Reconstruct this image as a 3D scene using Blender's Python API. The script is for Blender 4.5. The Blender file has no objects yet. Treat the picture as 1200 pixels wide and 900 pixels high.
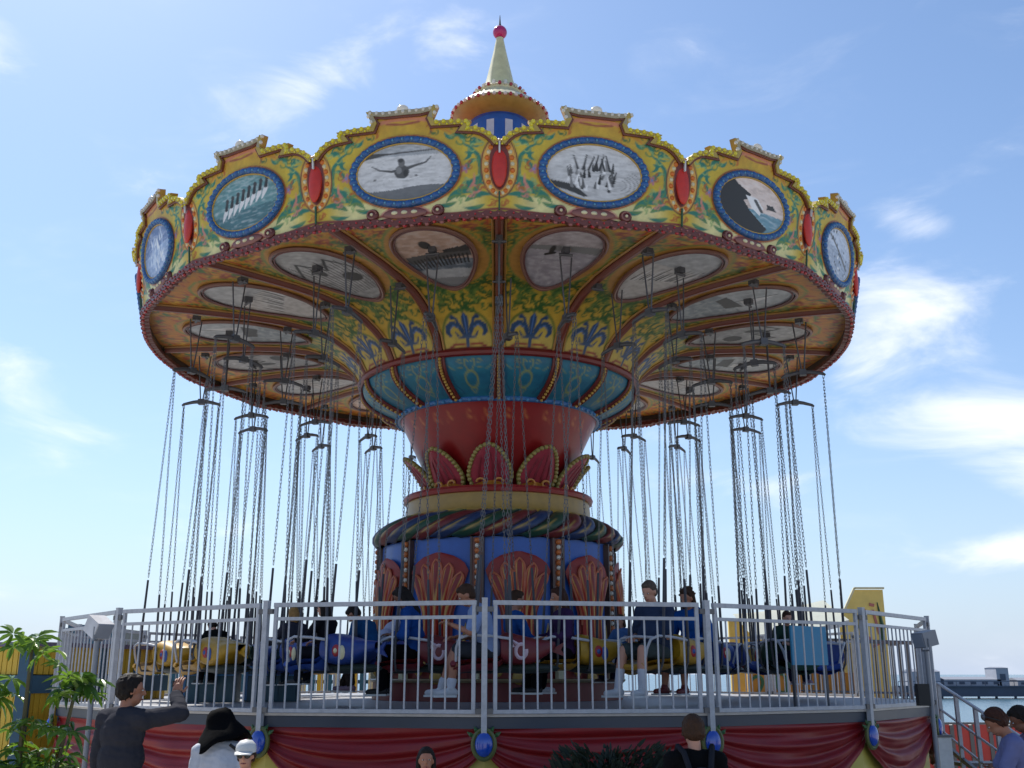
import bpy, bmesh, math, random
import numpy as np
from mathutils import Vector, Matrix
sin, cos, pi, rad = math.sin, math.cos, math.pi, math.radians
random.seed(7); rng = np.random.default_rng(7)
scene = bpy.context.scene
COL = scene.collection

# ------------------------------------------------------------------ camera
cam_d = bpy.data.cameras.new('camera'); cam = bpy.data.objects.new('camera', cam_d); COL.objects.link(cam)
cam_d.sensor_width = 36.0; cam_d.lens = 36.67
cam_d.clip_start = 0.1; cam_d.clip_end = 20000
cam.location = (0, -17.0, 1.6)
cam.rotation_euler = (rad(90 + 15.529), 0, rad(-0.76))
scene.camera = cam
scene.render.resolution_x = 1024; scene.render.resolution_y = 768
scene.view_settings.view_transform = 'Standard'; scene.view_settings.look = 'None'
scene.view_settings.exposure = 0.85; scene.view_settings.gamma = 1.0
scene.view_settings.use_curve_mapping = False

# ------------------------------------------------------------------ sky and sun
SUN_EL, SUN_AZ = rad(55), rad(-32)          # azimuth from +Y (behind the ride), negative = left
w = bpy.data.worlds.new('World'); scene.world = w; w.use_nodes = True
nt = w.node_tree; nt.nodes.clear()
def N(t, **k):
    n = nt.nodes.new(t)
    for a, b in k.items(): setattr(n, a, b)
    return n
L = nt.links.new
sky = N('ShaderNodeTexSky', sky_type='NISHITA'); sky.sun_disc = False
sky.sun_elevation = SUN_EL; sky.sun_rotation = SUN_AZ
sky.air_density = 1.0; sky.dust_density = 0.7; sky.ozone_density = 1.6
tc = N('ShaderNodeTexCoord'); sep = N('ShaderNodeSeparateXYZ'); L(tc.outputs['Generated'], sep.inputs[0])
def M(op, a, b=None, c=None):
    n = N('ShaderNodeMath', operation=op)
    for i, v in enumerate((a, b, c)):
        if v is None: continue
        if isinstance(v, (int, float)): n.inputs[i].default_value = v
        else: L(v, n.inputs[i])
    return n.outputs[0]
az = M('ARCTAN2', sep.outputs[0], sep.outputs[1]); el = M('ARCSINE', sep.outputs[2])
comb = N('ShaderNodeCombineXYZ'); L(az, comb.inputs[0]); L(el, comb.inputs[1])
mp = N('ShaderNodeMapping'); mp.inputs['Rotation'].default_value = (0, 0, rad(-14)); mp.inputs['Scale'].default_value = (6.0, 15.0, 1)
L(comb.outputs[0], mp.inputs[0])
n1 = N('ShaderNodeTexNoise'); n1.inputs['Scale'].default_value = 1.0; n1.inputs['Detail'].default_value = 9; n1.inputs['Roughness'].default_value = 0.58
n1.inputs['Distortion'].default_value = 0.5
L(mp.outputs[0], n1.inputs['Vector'])
noise = n1.outputs['Fac']
mask = None
# cirrus and cumulus banks: azimuth, elevation, half width, half height (degrees), tilt, weight
banks = [(21.2, 17.0, 4.6, 2.5, 22, 1.05), (26, 12.8, 6.5, 1.7, -8, 1.05), (29, 9.2, 5.0, 1.2, -12, 1.0), (26.3, 5.9, 5.0, 1.0, 3, 1.0),
         (23.2, 22.7, 2.4, .9, -15, .6), (-26.0, 15.0, 5.0, 1.5, -32, .75), (-29.5, 29.8, 3.0, 1.3, -25, .75), (-10.5, 31.5, 5.5, 1.5, 35, .52), (-3.8, 33.0, 3.2, 1.6, 40, .52),
         (-16, 7.0, 5.0, .9, 6, .5), (13.5, 10.0, 4.5, 1.0, -6, .6), (32.5, 33, 3.5, 1.5, 35, .5), (-27, 35.5, 5, 1.6, -15, .35),
         (70, 18, 12, 2.5, 10, .8), (-75, 22, 12, 2.5, -10, .7), (135, 18, 12, 2.5, 12, .7), (-140, 14, 12, 2, -8, .7)]
for (a, e, wx, wy, t, k) in banks:
    dx = M('SUBTRACT', az, rad(a)); dy = M('SUBTRACT', el, rad(e))
    c_, s_ = cos(rad(t)), sin(rad(t))
    u_ = M('ADD', M('MULTIPLY', dx, c_ / rad(wx)), M('MULTIPLY', dy, s_ / rad(wx)))
    v_ = M('ADD', M('MULTIPLY', dx, -s_ / rad(wy)), M('MULTIPLY', dy, c_ / rad(wy)))
    d = M('ADD', M('MULTIPLY', u_, u_), M('MULTIPLY', v_, v_))
    g = M('MULTIPLY', M('EXPONENT', M('MULTIPLY', d, -0.8)), k)
    mask = g if mask is None else M('MAXIMUM', mask, g)
cl = M('ADD', M('MULTIPLY', mask, 0.50), M('MULTIPLY', noise, 1.35))
mr = N('ShaderNodeMapRange', interpolation_type='SMOOTHSTEP'); L(cl, mr.inputs[0])
mr.inputs[1].default_value = 0.78; mr.inputs[2].default_value = 1.42
mr2 = N('ShaderNodeMapRange', interpolation_type='SMOOTHSTEP'); L(noise, mr2.inputs[0])        # thin veil everywhere
mr2.inputs[1].default_value = 0.5; mr2.inputs[2].default_value = 0.95; mr2.inputs[4].default_value = 0.22
cov = M('MAXIMUM', mr.outputs[0], mr2.outputs[0])
mixc = N('ShaderNodeMix', data_type='RGBA')
hz = M('MULTIPLY', M('EXPONENT', M('DIVIDE', M('MAXIMUM', el, 0.0), -0.16)), 0.9)      # pale sea air low over the horizon
mixh = N('ShaderNodeMix', data_type='RGBA'); L(hz, mixh.inputs['Factor'])
tint = N('ShaderNodeMix', data_type='RGBA', blend_type='MULTIPLY'); tint.inputs['Factor'].default_value = 1; L(sky.outputs[0], tint.inputs['A']); tint.inputs['B'].default_value = (.98, 1.10, 1.20, 1)
L(tint.outputs['Result'], mixh.inputs['A']); mixh.inputs['B'].default_value = (4.25, 5.0, 6.5, 1)
L(cov, mixc.inputs['Factor']); L(mixh.outputs['Result'], mixc.inputs['A']); mixc.inputs['B'].default_value = (8.6, 8.8, 9.2, 1)
bg = N('ShaderNodeBackground'); bg.inputs['Strength'].default_value = 0.078
L(mixc.outputs['Result'], bg.inputs['Color'])
out = N('ShaderNodeOutputWorld'); L(bg.outputs[0], out.inputs[0])

sun_d = bpy.data.lights.new('sun', 'SUN'); sun_d.energy = 3.6; sun_d.angle = rad(0.53); sun_d.color = (1, 0.95, 0.87)
sun = bpy.data.objects.new('sun', sun_d); COL.objects.link(sun)
sv = Vector((sin(SUN_AZ) * cos(SUN_EL), cos(SUN_AZ) * cos(SUN_EL), sin(SUN_EL)))
sun.rotation_euler = sv.to_track_quat('Z', 'Y').to_euler(); sun.location = (0, 0, 40)

# ------------------------------------------------------------------ helpers
ALB = 0.78                                          # dims all colours alike, standing in for weaker fill light on the front
def S(r, g, b):                                    # sRGB bytes to linear
    f = lambda c: (c / 255 / 12.92) if c <= 10.3 else ((c / 255 + 0.055) / 1.055) ** 2.4
    return tuple(f(c) * ALB for c in (r, g, b))
def mat(name, col=(.5, .5, .5), rough=.5, spec=.5, metal=0.0, coat=0.0, vary=.12, nscale=6.0, bump=0.0, attr=None, trans=0.0, vec='Object'):
    m = bpy.data.materials.new(name); m.use_nodes = True
    t = m.node_tree; b = t.nodes['Principled BSDF']
    b.inputs['Roughness'].default_value = rough; b.inputs['Specular IOR Level'].default_value = spec; b.inputs['Metallic'].default_value = metal
    b.inputs['Coat Weight'].default_value = coat; b.inputs['Coat Roughness'].default_value = .15
    tcn = t.nodes.new('ShaderNodeTexCoord')
    nz = t.nodes.new('ShaderNodeTexNoise'); nz.inputs['Scale'].default_value = nscale; nz.inputs['Detail'].default_value = 6; nz.inputs['Roughness'].default_value = .65
    t.links.new(tcn.outputs[vec], nz.inputs['Vector'])
    mr = t.nodes.new('ShaderNodeMapRange'); mr.inputs[1].default_value = .25; mr.inputs[2].default_value = .75
    mr.inputs[3].default_value = 1 - vary; mr.inputs[4].default_value = 1 + vary * .6
    t.links.new(nz.outputs['Fac'], mr.inputs[0])
    mx = t.nodes.new('ShaderNodeMix'); mx.data_type = 'RGBA'; mx.blend_type = 'MULTIPLY'; mx.inputs['Factor'].default_value = 1
    if attr:
        a = t.nodes.new('ShaderNodeAttribute'); a.attribute_name = attr; t.links.new(a.outputs['Color'], mx.inputs['A'])
    else: mx.inputs['A'].default_value = (*col, 1)
    t.links.new(mr.outputs[0], mx.inputs['B']); t.links.new(mx.outputs['Result'], b.inputs['Base Color'])
    mr3 = t.nodes.new('ShaderNodeMapRange'); mr3.inputs[3].default_value = max(.05, rough - .1); mr3.inputs[4].default_value = min(1, rough + .12)
    t.links.new(nz.outputs['Fac'], mr3.inputs[0]); t.links.new(mr3.outputs[0], b.inputs['Roughness'])
    if bump:
        bp = t.nodes.new('ShaderNodeBump'); bp.inputs['Strength'].default_value = bump; bp.inputs['Distance'].default_value = .02
        t.links.new(nz.outputs['Fac'], bp.inputs['Height']); t.links.new(bp.outputs[0], b.inputs['Normal'])
    if trans:
        b.inputs['Transmission Weight'].default_value = 0
        tr = t.nodes.new('ShaderNodeBsdfTranslucent'); ms = t.nodes.new('ShaderNodeMixShader'); ms.inputs[0].default_value = trans
        t.links.new(mx.outputs['Result'], tr.inputs['Color'])
        t.links.new(b.outputs[0], ms.inputs[1]); t.links.new(tr.outputs[0], ms.inputs[2])
        t.links.new(ms.outputs[0], t.nodes['Material Output'].inputs[0])
    return m
PAINT = mat('painted_panel', attr='Col', rough=.55, coat=.08, vary=.26, nscale=7)
PRINT = mat('printed_picture', attr='Col', rough=.5, vary=.14, nscale=9)
def paint_mat(name, rgb, **k):
    k.setdefault('rough', .45); k.setdefault('coat', .12); k.setdefault('vary', .22); k.setdefault('nscale', 7)
    return mat(name, S(*rgb), **k)
RED = paint_mat('red_paint', (178, 30, 30)); DKRED = paint_mat('oxblood_paint', (112, 40, 38)); BROWN = paint_mat('brown_paint', (120, 62, 40))
YEL = paint_mat('yellow_paint', (232, 180, 40)); CREAM = paint_mat('cream_paint', (232, 222, 178)); GOLD = paint_mat('gold_paint', (200, 160, 70))
ORANGE = paint_mat('orange_paint', (226, 120, 34)); BLUE = paint_mat('blue_paint', (40, 96, 178)); TEAL = paint_mat('teal_paint', (36, 130, 158))
WHITE = paint_mat('white_paint', (225, 225, 222)); BLACK = paint_mat('black_rubber', (28, 28, 30), rough=.6, coat=0); SLEEVE = paint_mat('sleeve_rubber', (66, 66, 74), rough=.6, coat=0)
STEEL = mat('galvanised_steel', S(112, 110, 110), rough=.5, metal=.35, vary=.2, nscale=14)
DKSTEEL = mat('dark_steel', S(96, 96, 100), rough=.5, metal=.4, vary=.2, nscale=14)
RAIL = paint_mat('railing_paint', (188, 190, 196), rough=.45, vary=.24, nscale=16)
BULB_Y = mat('yellow_bulb', (.85, .74, .05), rough=.15, coat=.5, trans=.3); BULB_W = mat('cream_bulb', (.82, .78, .68), rough=.15, coat=.5, trans=.3)
BULB_R = mat('red_bulb', S(206, 60, 64), rough=.15, coat=.5, trans=.2)

class MB:
    def __init__(s): s.v = []; s.f = []; s.m = []; s.c = []
    def add(s, vs, fs, mi=0, col=None):
        o = len(s.v); s.v += [tuple(p) for p in vs]; s.f += [tuple(i + o for i in f) for f in fs]; s.m += [mi] * len(fs)
        if col is not None:
            s.c += [tuple(c) for c in col] if len(col) == len(vs) and not isinstance(col[0], (float, int)) else [tuple(col)] * len(vs)
        return s
    def box(s, c, d, rot=None, mi=0, col=None):
        x, y, z = d[0] / 2, d[1] / 2, d[2] / 2
        vs = [Vector((a, b, e)) for a in (-x, x) for b in (-y, y) for e in (-z, z)]
        if rot is not None: vs = [rot @ p for p in vs]
        vs = [p + Vector(c) for p in vs]
        return s.add(vs, [(0, 1, 3, 2), (4, 6, 7, 5), (0, 4, 5, 1), (2, 3, 7, 6), (0, 2, 6, 4), (1, 5, 7, 3)], mi, col)
    def bar(s, a, b, w, h=None, mi=0, up=(0, 0, 1)):          # box from a to b
        a, b = Vector(a), Vector(b); d = (b - a); L_ = d.length; d.normalize()
        u = Vector(up)
        if abs(d.dot(u)) > .98: u = Vector((1, 0, 0))
        x = d.cross(u).normalized(); y = x.cross(d)
        R = Matrix((x, d, y)).transposed()
        return s.box((a + b) / 2, (w, L_, h or w), R, mi)
    def tube(s, pts, r, n=8, mi=0, closed=False, cap=True, col=None):
        pts = [Vector(p) for p in pts]; k = len(pts); rs = r if isinstance(r, (list, tuple)) else [r] * k
        vs = []; fs = []; px = None
        for i, p in enumerate(pts):
            if closed: d = pts[(i + 1) % k] - pts[i - 1]
            else: d = pts[min(i + 1, k - 1)] - pts[max(i - 1, 0)]
            d.normalize()
            if px is None:
                u = Vector((0, 0, 1)) if abs(d.z) < .9 else Vector((1, 0, 0)); px = d.cross(u).normalized()
            px = (px - d * px.dot(d)).normalized(); py = d.cross(px)
            for j in range(n):
                a = 2 * pi * j / n; vs.append(p + (px * cos(a) + py * sin(a)) * rs[i])
        for i in range(k if closed else k - 1):
            i2 = (i + 1) % k
            for j in range(n): fs.append((i * n + j, i * n + (j + 1) % n, i2 * n + (j + 1) % n, i2 * n + j))
        if cap and not closed: fs.append(tuple(range(n))[::-1]); fs.append(tuple(range((k - 1) * n, k * n)))
        return s.add(vs, fs, mi, col)
    def ell(s, c, r, rot=None, n=12, m=8, mi=0, col=None):
        r = r if isinstance(r, (list, tuple)) else (r, r, r); vs = []; fs = []
        for i in range(1, m):
            t = pi * i / m
            for j in range(n):
                a = 2 * pi * j / n; vs.append(Vector((r[0] * sin(t) * cos(a), r[1] * sin(t) * sin(a), r[2] * cos(t))))
        vs += [Vector((0, 0, r[2])), Vector((0, 0, -r[2]))]
        for i in range(m - 2):
            for j in range(n): fs.append((i * n + j, (i + 1) * n + j, (i + 1) * n + (j + 1) % n, i * n + (j + 1) % n))
        T = len(vs) - 2
        for j in range(n):
            fs.append((T, j, (j + 1) % n)); fs.append((T + 1, (m - 2) * n + (j + 1) % n, (m - 2) * n + j))
        if rot is not None: vs = [rot @ p for p in vs]
        vs = [p + Vector(c) for p in vs]
        return s.add(vs, fs, mi, col)
    def bulb(s, c, r, mi=0): return s.ell(c, r, n=6, m=4, mi=mi)
    def cap(s, a, b, ra, rb, n=12, sq=1.0, mi=0, side=(0, 1, 0)):       # tapered capsule, optionally flattened across `side`
        a, b = Vector(a), Vector(b); d = b - a; L_ = max(d.length, 1e-5); d.normalize()
        u = Vector(side)
        if abs(d.dot(u)) > .95: u = Vector((1, 0, 0))
        x = (u - d * u.dot(d)).normalized(); y = d.cross(x); vs = []; fs = []; rings = []
        for k in range(1, 5): t = pi / 2 * k / 4; rings.append((-cos(t) * ra, sin(t) * ra))
        for k in range(0, 4): t = pi / 2 * k / 4; rings.append((L_ + sin(t) * rb, cos(t) * rb))
        for (h, r) in rings:
            for j in range(n):
                q = 2 * pi * j / n; vs.append(a + d * h + x * (r * cos(q)) + y * (r * sq * sin(q)))
        K = len(rings)
        for i in range(K - 1):
            for j in range(n): fs.append((i * n + j, i * n + (j + 1) % n, (i + 1) * n + (j + 1) % n, (i + 1) * n + j))
        vs += [a - d * ra, b + d * rb]; T = len(vs) - 2
        for j in range(n):
            fs.append((T, (j + 1) % n, j)); fs.append((T + 1, (K - 1) * n + j, (K - 1) * n + (j + 1) % n))
        return s.add(vs, fs, mi)
    def lathe(s, prof, n=64, mi=0, a0=0, a1=2 * pi, col=None):
        full = abs(a1 - a0 - 2 * pi) < 1e-6; k = n if full else n + 1; vs = []; fs = []
        for (r, z) in prof:
            for j in range(k):
                a = a0 + (a1 - a0) * j / n; vs.append((r * sin(a), -r * cos(a), z))
        for i in range(len(prof) - 1):
            for j in range(n): fs.append((i * k + j, i * k + (j + 1) % k, (i + 1) * k + (j + 1) % k, (i + 1) * k + j))
        return s.add(vs, fs, mi, col)
    def grid(s, fn, nu, nv, mi=0, paint=None):              # fn(i/nu, j/nv) -> point
        vs = [fn(i / nu, j / nv) for i in range(nu + 1) for j in range(nv + 1)]
        fs = [(i * (nv + 1) + j, (i + 1) * (nv + 1) + j, (i + 1) * (nv + 1) + j + 1, i * (nv + 1) + j + 1) for i in range(nu) for j in range(nv)]
        return s.add(vs, fs, mi, paint)
    def mesh(s, name, mats, smooth=True, angle=40):
        me = bpy.data.meshes.new(name); me.from_pydata(s.v, [], s.f)
        mats = mats if isinstance(mats, (list, tuple)) else [mats]
        for m_ in mats: me.materials.append(m_)
        if len(mats) > 1: me.polygons.foreach_set('material_index', s.m)
        if smooth:
            me.polygons.foreach_set('use_smooth', [True] * len(me.polygons)); me.set_sharp_from_angle(angle=rad(angle))
        if s.c:
            a = me.color_attributes.new('Col', 'FLOAT_COLOR', 'POINT')
            arr = np.ones((len(s.v), 4), np.float32); arr[:, :3] = np.array(s.c, np.float32); a.data.foreach_set('color', arr.ravel())
        me.update(); return me
    def build(s, name, mats, parent=None, loc=None, rz=None, smooth=True, stuff=False, angle=40):
        return link(name, s.mesh(name, mats, smooth, angle), parent, loc, rz, stuff)
def link(name, me, parent=None, loc=None, rz=None, stuff=False):
    o = bpy.data.objects.new(name, me); COL.objects.link(o)
    if parent: o.parent = parent
    if loc: o.location = loc
    if rz is not None: o.rotation_euler = (0, 0, rz)
    if stuff: o['kind'] = 'stuff'
    return o
def tag(o, label, cat, group=None):
    o['label'] = label; o['category'] = cat
    if group: o['group'] = group
    return o
def thing(name, label, cat, loc=(0, 0, 0), rz=0, group=None):
    o = bpy.data.objects.new(name, None); COL.objects.link(o); o.empty_display_size = .2
    o.location = loc; o.rotation_euler = (0, 0, rz); return tag(o, label, cat, group)
def copy_tree(o, parent=None, loc=None, rz=None):
    c = o.copy(); COL.objects.link(c); c.parent = parent
    if loc: c.location = loc
    if rz is not None: c.rotation_euler = (0, 0, rz)
    for ch in o.children: copy_tree(ch, c)
    return c
def struct(o): o['kind'] = 'structure'; return o
def pt(R, a, z): return Vector((R * sin(a), -R * cos(a), z))

# 2-D painter working on arrays of points (flat painted decoration)
class Cv:
    def __init__(s, U, V, base, soft=.012):
        s.U = np.asarray(U, float); s.V = np.asarray(V, float); s.C = np.tile(np.array(base, float), (len(s.U), 1)); s.soft = soft
    def put(s, m, col, idx=None):
        m = np.clip(m, 0, 1)[:, None]; k = np.array(col)[None]
        if idx is None: s.C = s.C * (1 - m) + k * m
        else: s.C[idx] = s.C[idx] * (1 - m) + k * m
    def near(s, x0, x1, y0, y1): return np.nonzero((s.U > x0) & (s.U < x1) & (s.V > y0) & (s.V < y1))[0]
    def ell(s, cx, cy, rx, ry, col, rot=0, a=1.0, soft=None):
        q = max(rx, ry) + .05; I = s.near(cx - q, cx + q, cy - q, cy + q); c, n = cos(rot), sin(rot); x = s.U[I] - cx; y = s.V[I] - cy
        d = np.sqrt(((x * c + y * n) / rx) ** 2 + ((-x * n + y * c) / ry) ** 2)
        s.put((( 1 - d) * min(rx, ry) / (soft or s.soft) + .5).clip(0, 1) * a, col, I)
    def ring(s, cx, cy, rx, ry, w, col):
        d = np.sqrt(((s.U - cx) / rx) ** 2 + ((s.V - cy) / ry) ** 2)
        s.put((w / 2 - np.abs(d - 1) * min(rx, ry)) / s.soft + .5, col)
    def line(s, pts, wid, col, a=1.0):
        pts = np.array(pts, float); k = len(pts); wid = np.full(k, wid) if np.isscalar(wid) else np.array(wid)
        q = wid.max() / 2 + s.soft * 2; I = s.near(pts[:, 0].min() - q, pts[:, 0].max() + q, pts[:, 1].min() - q, pts[:, 1].max() + q)
        if not len(I): return
        UU, VV = s.U[I], s.V[I]; best = np.full(len(I), -9.0)
        for i in range(k - 1):
            p, q = pts[i], pts[i + 1]; d = q - p; l2 = max((d ** 2).sum(), 1e-9)
            t = (((UU - p[0]) * d[0] + (VV - p[1]) * d[1]) / l2).clip(0, 1)
            dist = np.hypot(UU - p[0] - t * d[0], VV - p[1] - t * d[1])
            best = np.maximum(best, (wid[i] * (1 - t) + wid[i + 1] * t) / 2 - dist)
        s.put((best / s.soft + .5).clip(0, 1) * a, col, I)
    def leaf(s, p, q, w, col, bend=0.0):
        p, q = np.array(p, float), np.array(q, float); d = q - p; nrm = np.array([-d[1], d[0]])
        t = np.linspace(0, 1, 9); pts = [p + d * x + nrm * bend * sin(pi * x) for x in t]
        s.line(pts, [w * (sin(pi * (x ** .8))) + .004 for x in t], col)
    def spiral(s, cx, cy, r0, r1, a0, a1, w, col, n=14):
        t = np.linspace(0, 1, n); s.line([(cx + (r0 + (r1 - r0) * x) * cos(a0 + (a1 - a0) * x), cy + (r0 + (r1 - r0) * x) * sin(a0 + (a1 - a0) * x)) for x in t], w, col)
    def tri(s, p, col): s.poly(p, col)
    def poly(s, pts, col, a=1.0):
        pts = np.array(pts, float); inside = np.zeros(len(s.U), bool); k = len(pts)
        for i in range(k):
            (x1, y1), (x2, y2) = pts[i], pts[(i + 1) % k]
            if abs(y2 - y1) < 1e-9: continue
            c = ((y1 > s.V) != (y2 > s.V)) & (s.U < (x2 - x1) * (s.V - y1) / (y2 - y1) + x1); inside ^= c
        s.put(inside.astype(float) * a, col)
def vnoise(x, y, seed=0):                           # smooth value noise in 0..1
    r = np.random.default_rng(seed).random((64, 64)); x = np.asarray(x) % 63; y = np.asarray(y) % 63
    i, j = x.astype(int), y.astype(int); fx, fy = x - i, y - j; fx = fx * fx * (3 - 2 * fx); fy = fy * fy * (3 - 2 * fy)
    return (r[i, j] * (1 - fx) + r[i + 1, j] * fx) * (1 - fy) + (r[i, j + 1] * (1 - fx) + r[i + 1, j + 1] * fx) * fy
def fbm(x, y, seed=0): return sum(vnoise(x * 2 ** k, y * 2 ** k, seed + k) * .5 ** (k + 1) for k in range(4)) / .94
GZ = -0.27                                          # ground level
DZ = 1.22                                           # deck level
# ------------------------------------------------------------------ ground, sea, far wharf
GROUND = mat('boardwalk_concrete', S(196, 190, 180), rough=.85, vary=.22, nscale=.8, bump=.2)
mb = MB(); 
def gfn(a, b): return (-90 + 180 * a, -70 + 96 * b, GZ)
mb.grid(gfn, 6, 6); struct(mb.build('ground', GROUND, smooth=False))
mb = MB(); mb.box((0, 26.2, -2.8), (180, .4, 5.05)); struct(mb.build('sea_wall', GROUND, smooth=False))
SEA = bpy.data.materials.new('sea_water'); SEA.use_nodes = True
t = SEA.node_tree; b = t.nodes['Principled BSDF']; b.inputs['Base Color'].default_value = (*S(74, 106, 122), 1); b.inputs['Roughness'].default_value = .22
tcn = t.nodes.new('ShaderNodeTexCoord'); mpn = t.nodes.new('ShaderNodeMapping'); mpn.inputs['Scale'].default_value = (.12, .45, 1)
nz = t.nodes.new('ShaderNodeTexNoise'); nz.inputs['Scale'].default_value = 1; nz.inputs['Detail'].default_value = 8
bp = t.nodes.new('ShaderNodeBump'); bp.inputs['Strength'].default_value = .9; bp.inputs['Distance'].default_value = .6
t.links.new(tcn.outputs['Object'], mpn.inputs[0]); t.links.new(mpn.outputs[0], nz.inputs['Vector']); t.links.new(nz.outputs['Fac'], bp.inputs['Height']); t.links.new(bp.outputs[0], b.inputs['Normal'])
mb = MB(); mb.add([(-9000, 20, -5), (9000, 20, -5), (9000, 9000, -5), (-9000, 9000, -5)], [(0, 1, 2, 3)]); struct(mb.build('sea', SEA, smooth=False))

WHARF = mat('hazed_wharf_timber', S(92, 100, 116), rough=.9, vary=.2, nscale=.3); FARB = mat('far_wall', S(178, 182, 192), rough=.9, vary=.15, nscale=.2); FARD = mat('far_roof', S(140, 146, 160), rough=.9)  # wharf colour lightened to stand in for distance haze
wh = thing('wharf', 'dark timber wharf standing in the sea far off at the right', 'wharf', (210, 285, -5))
mb = MB(); mb.box((30, 0, 1.9), (260, 12, 2.6)); mb.box((30, -6.2, 3.3), (262, .5, .35)); mb.build('wharf_deck', WHARF, wh, smooth=False)
pm = MB().tube([(0, 0, -1), (0, 0, .8)], .35, 6).mesh('pile', WHARF)
for i in range(52): link('pile', pm, wh, (-98 + i * 5, -5.4 + .3 * (i % 3), 0))
mb = MB(); mb.bar((-100, -5.5, 4.6), (160, -5.5, 4.6), .18)
for i in range(66): mb.bar((-100 + i * 4, -5.5, 3.2), (-100 + i * 4, -5.5, 4.6), .14)
mb.build('railing', WHARF, wh)
def wharf_house(x, wd, h, label, tower=False):
    b = thing('wharf_building', label, 'building', (x, 286, -1.8), group='buildings on the far wharf')
    q = MB(); q.box((0, 0, h / 2), (wd, 7, h)); q.build('wall', FARB, b, smooth=False)
    q = MB(); q.add([(-wd / 2 - .15, -3.7, h), (wd / 2 + .15, -3.7, h), (wd / 2 + .15, 3.7, h), (-wd / 2 - .15, 3.7, h), (-wd / 2, 0, h + (.7 if not tower else .3)), (wd / 2, 0, h + (.7 if not tower else .3))],
                    [(0, 1, 5, 4), (3, 4, 5, 2), (0, 4, 3), (1, 2, 5), (0, 3, 2, 1)]); q.build('roof', FARD, b, smooth=False)
    for i in range(max(1, int(wd / 3.2))):
        q = MB(); q.box((-wd / 2 + 1.7 + i * 3.2, -3.55, h * .5), (1.5, .12, h * .35)); q.build('window', WHARF, b, smooth=False)
wharf_house(119, 8, 4.0, 'grey flat shed on the far wharf, leftmost of its buildings')
wharf_house(132, 16, 1.9, 'long low pale shed between the tower and the left shed on the far wharf')
wharf_house(140.5, 3.4, 5.0, 'slim pale tower standing above the long sheds of the far wharf', True)
wharf_house(152, 15, 1.7, 'long low white shed right of the tower on the far wharf')
wharf_house(171, 17, 4.6, 'taller grey building at the right end of the far wharf')

# ------------------------------------------------------------------ the carousel
CAR = thing('swing_carousel', 'tall painted swing carousel with scalloped yellow canopy and spire over a blue drum', 'carousel', (0, 0, DZ))
def cpart(mb, name, mats, a=0, stuff=False, angle=40):
    return mb.build(name, mats, CAR, (0, 0, -DZ), rad(a), stuff=stuff, angle=angle)
def clink(me, name, a=0): return link(name, me, CAR, (0, 0, -DZ), rad(a))

# --- fascia panel: local u across, v up, d outwards
TILT = .196
def fm(u, v, d=0.0):                                # each board is bowed most of the way to the round rim
    return (u * (1 + d * .17), -(5.633 + TILT * v * .98 + d * .981 + .085 * (1 - (u / 1.14) ** 2)), 6.86 + v * .98 - d * .192)
half_prof = [(0, 1.235), (.22, 1.235), (.43, 1.26), (.365, 1.12), (.385, 1.075), (.60, 1.075), (.815, 1.06), (.755, .985), (.80, .985), (.87, .982), (.94, .962), (1.01, .925), (1.07, .875), (1.13, .80)]
PROF = [(-u, v) for u, v in half_prof[:0:-1]] + half_prof
def topv(u):                                        # top of the painted board at u (under the trim)
    a = abs(u)
    if a < .37: return 1.21
    if a < .76: return 1.035
    return float(np.interp(a, [.76, .87, .94, 1.01, 1.07, 1.16], [.965, .96, .94, .90, .85, .76]))
def botv(u): return -.05 + .02 * cos(abs(u) / 1.13 * pi * 2)
cols_u = sorted(set([round(x, 4) for x in np.linspace(-1.125, 1.125, 150)] + [-.371, -.369, .369, .371, -.761, -.759, .759, .761]))
NV = 78
uv = [(u, botv(u) + (topv(u) - botv(u)) * j / NV) for u in cols_u for j in range(NV + 1)]
def hw(v): return 1.12 + .0395 * v
uvw = [(u * hw(v) / 1.125, v) for u, v in uv]
U = np.array([p[0] for p in uvw]); V = np.array([p[1] for p in uvw])
TEALC, GREENC, PINKC, REDB, YELC, ORC, CRM = S(44, 124, 104), S(104, 140, 76), S(206, 134, 116), S(120, 40, 40), S(202, 172, 50), S(200, 136, 44), S(222, 214, 150)
C = Cv(U, V, YELC)
nz_ = fbm(U * 3 + 9, V * 3 + 5, 3)
edge = np.clip((np.abs(U) - .2) / .9, 0, 1)
C.put(np.clip((V - .78) / .3, 0, 1) * .5, ORC)                       # orange sky of the board
C.put((nz_ - .45) * 1.6, S(206, 186, 60))
C.put(np.clip((.19 - V) / .04, 0, 1) * np.clip((1.0 - np.abs(U)) / .3, 0, 1), CRM)   # cream band along the foot
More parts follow.
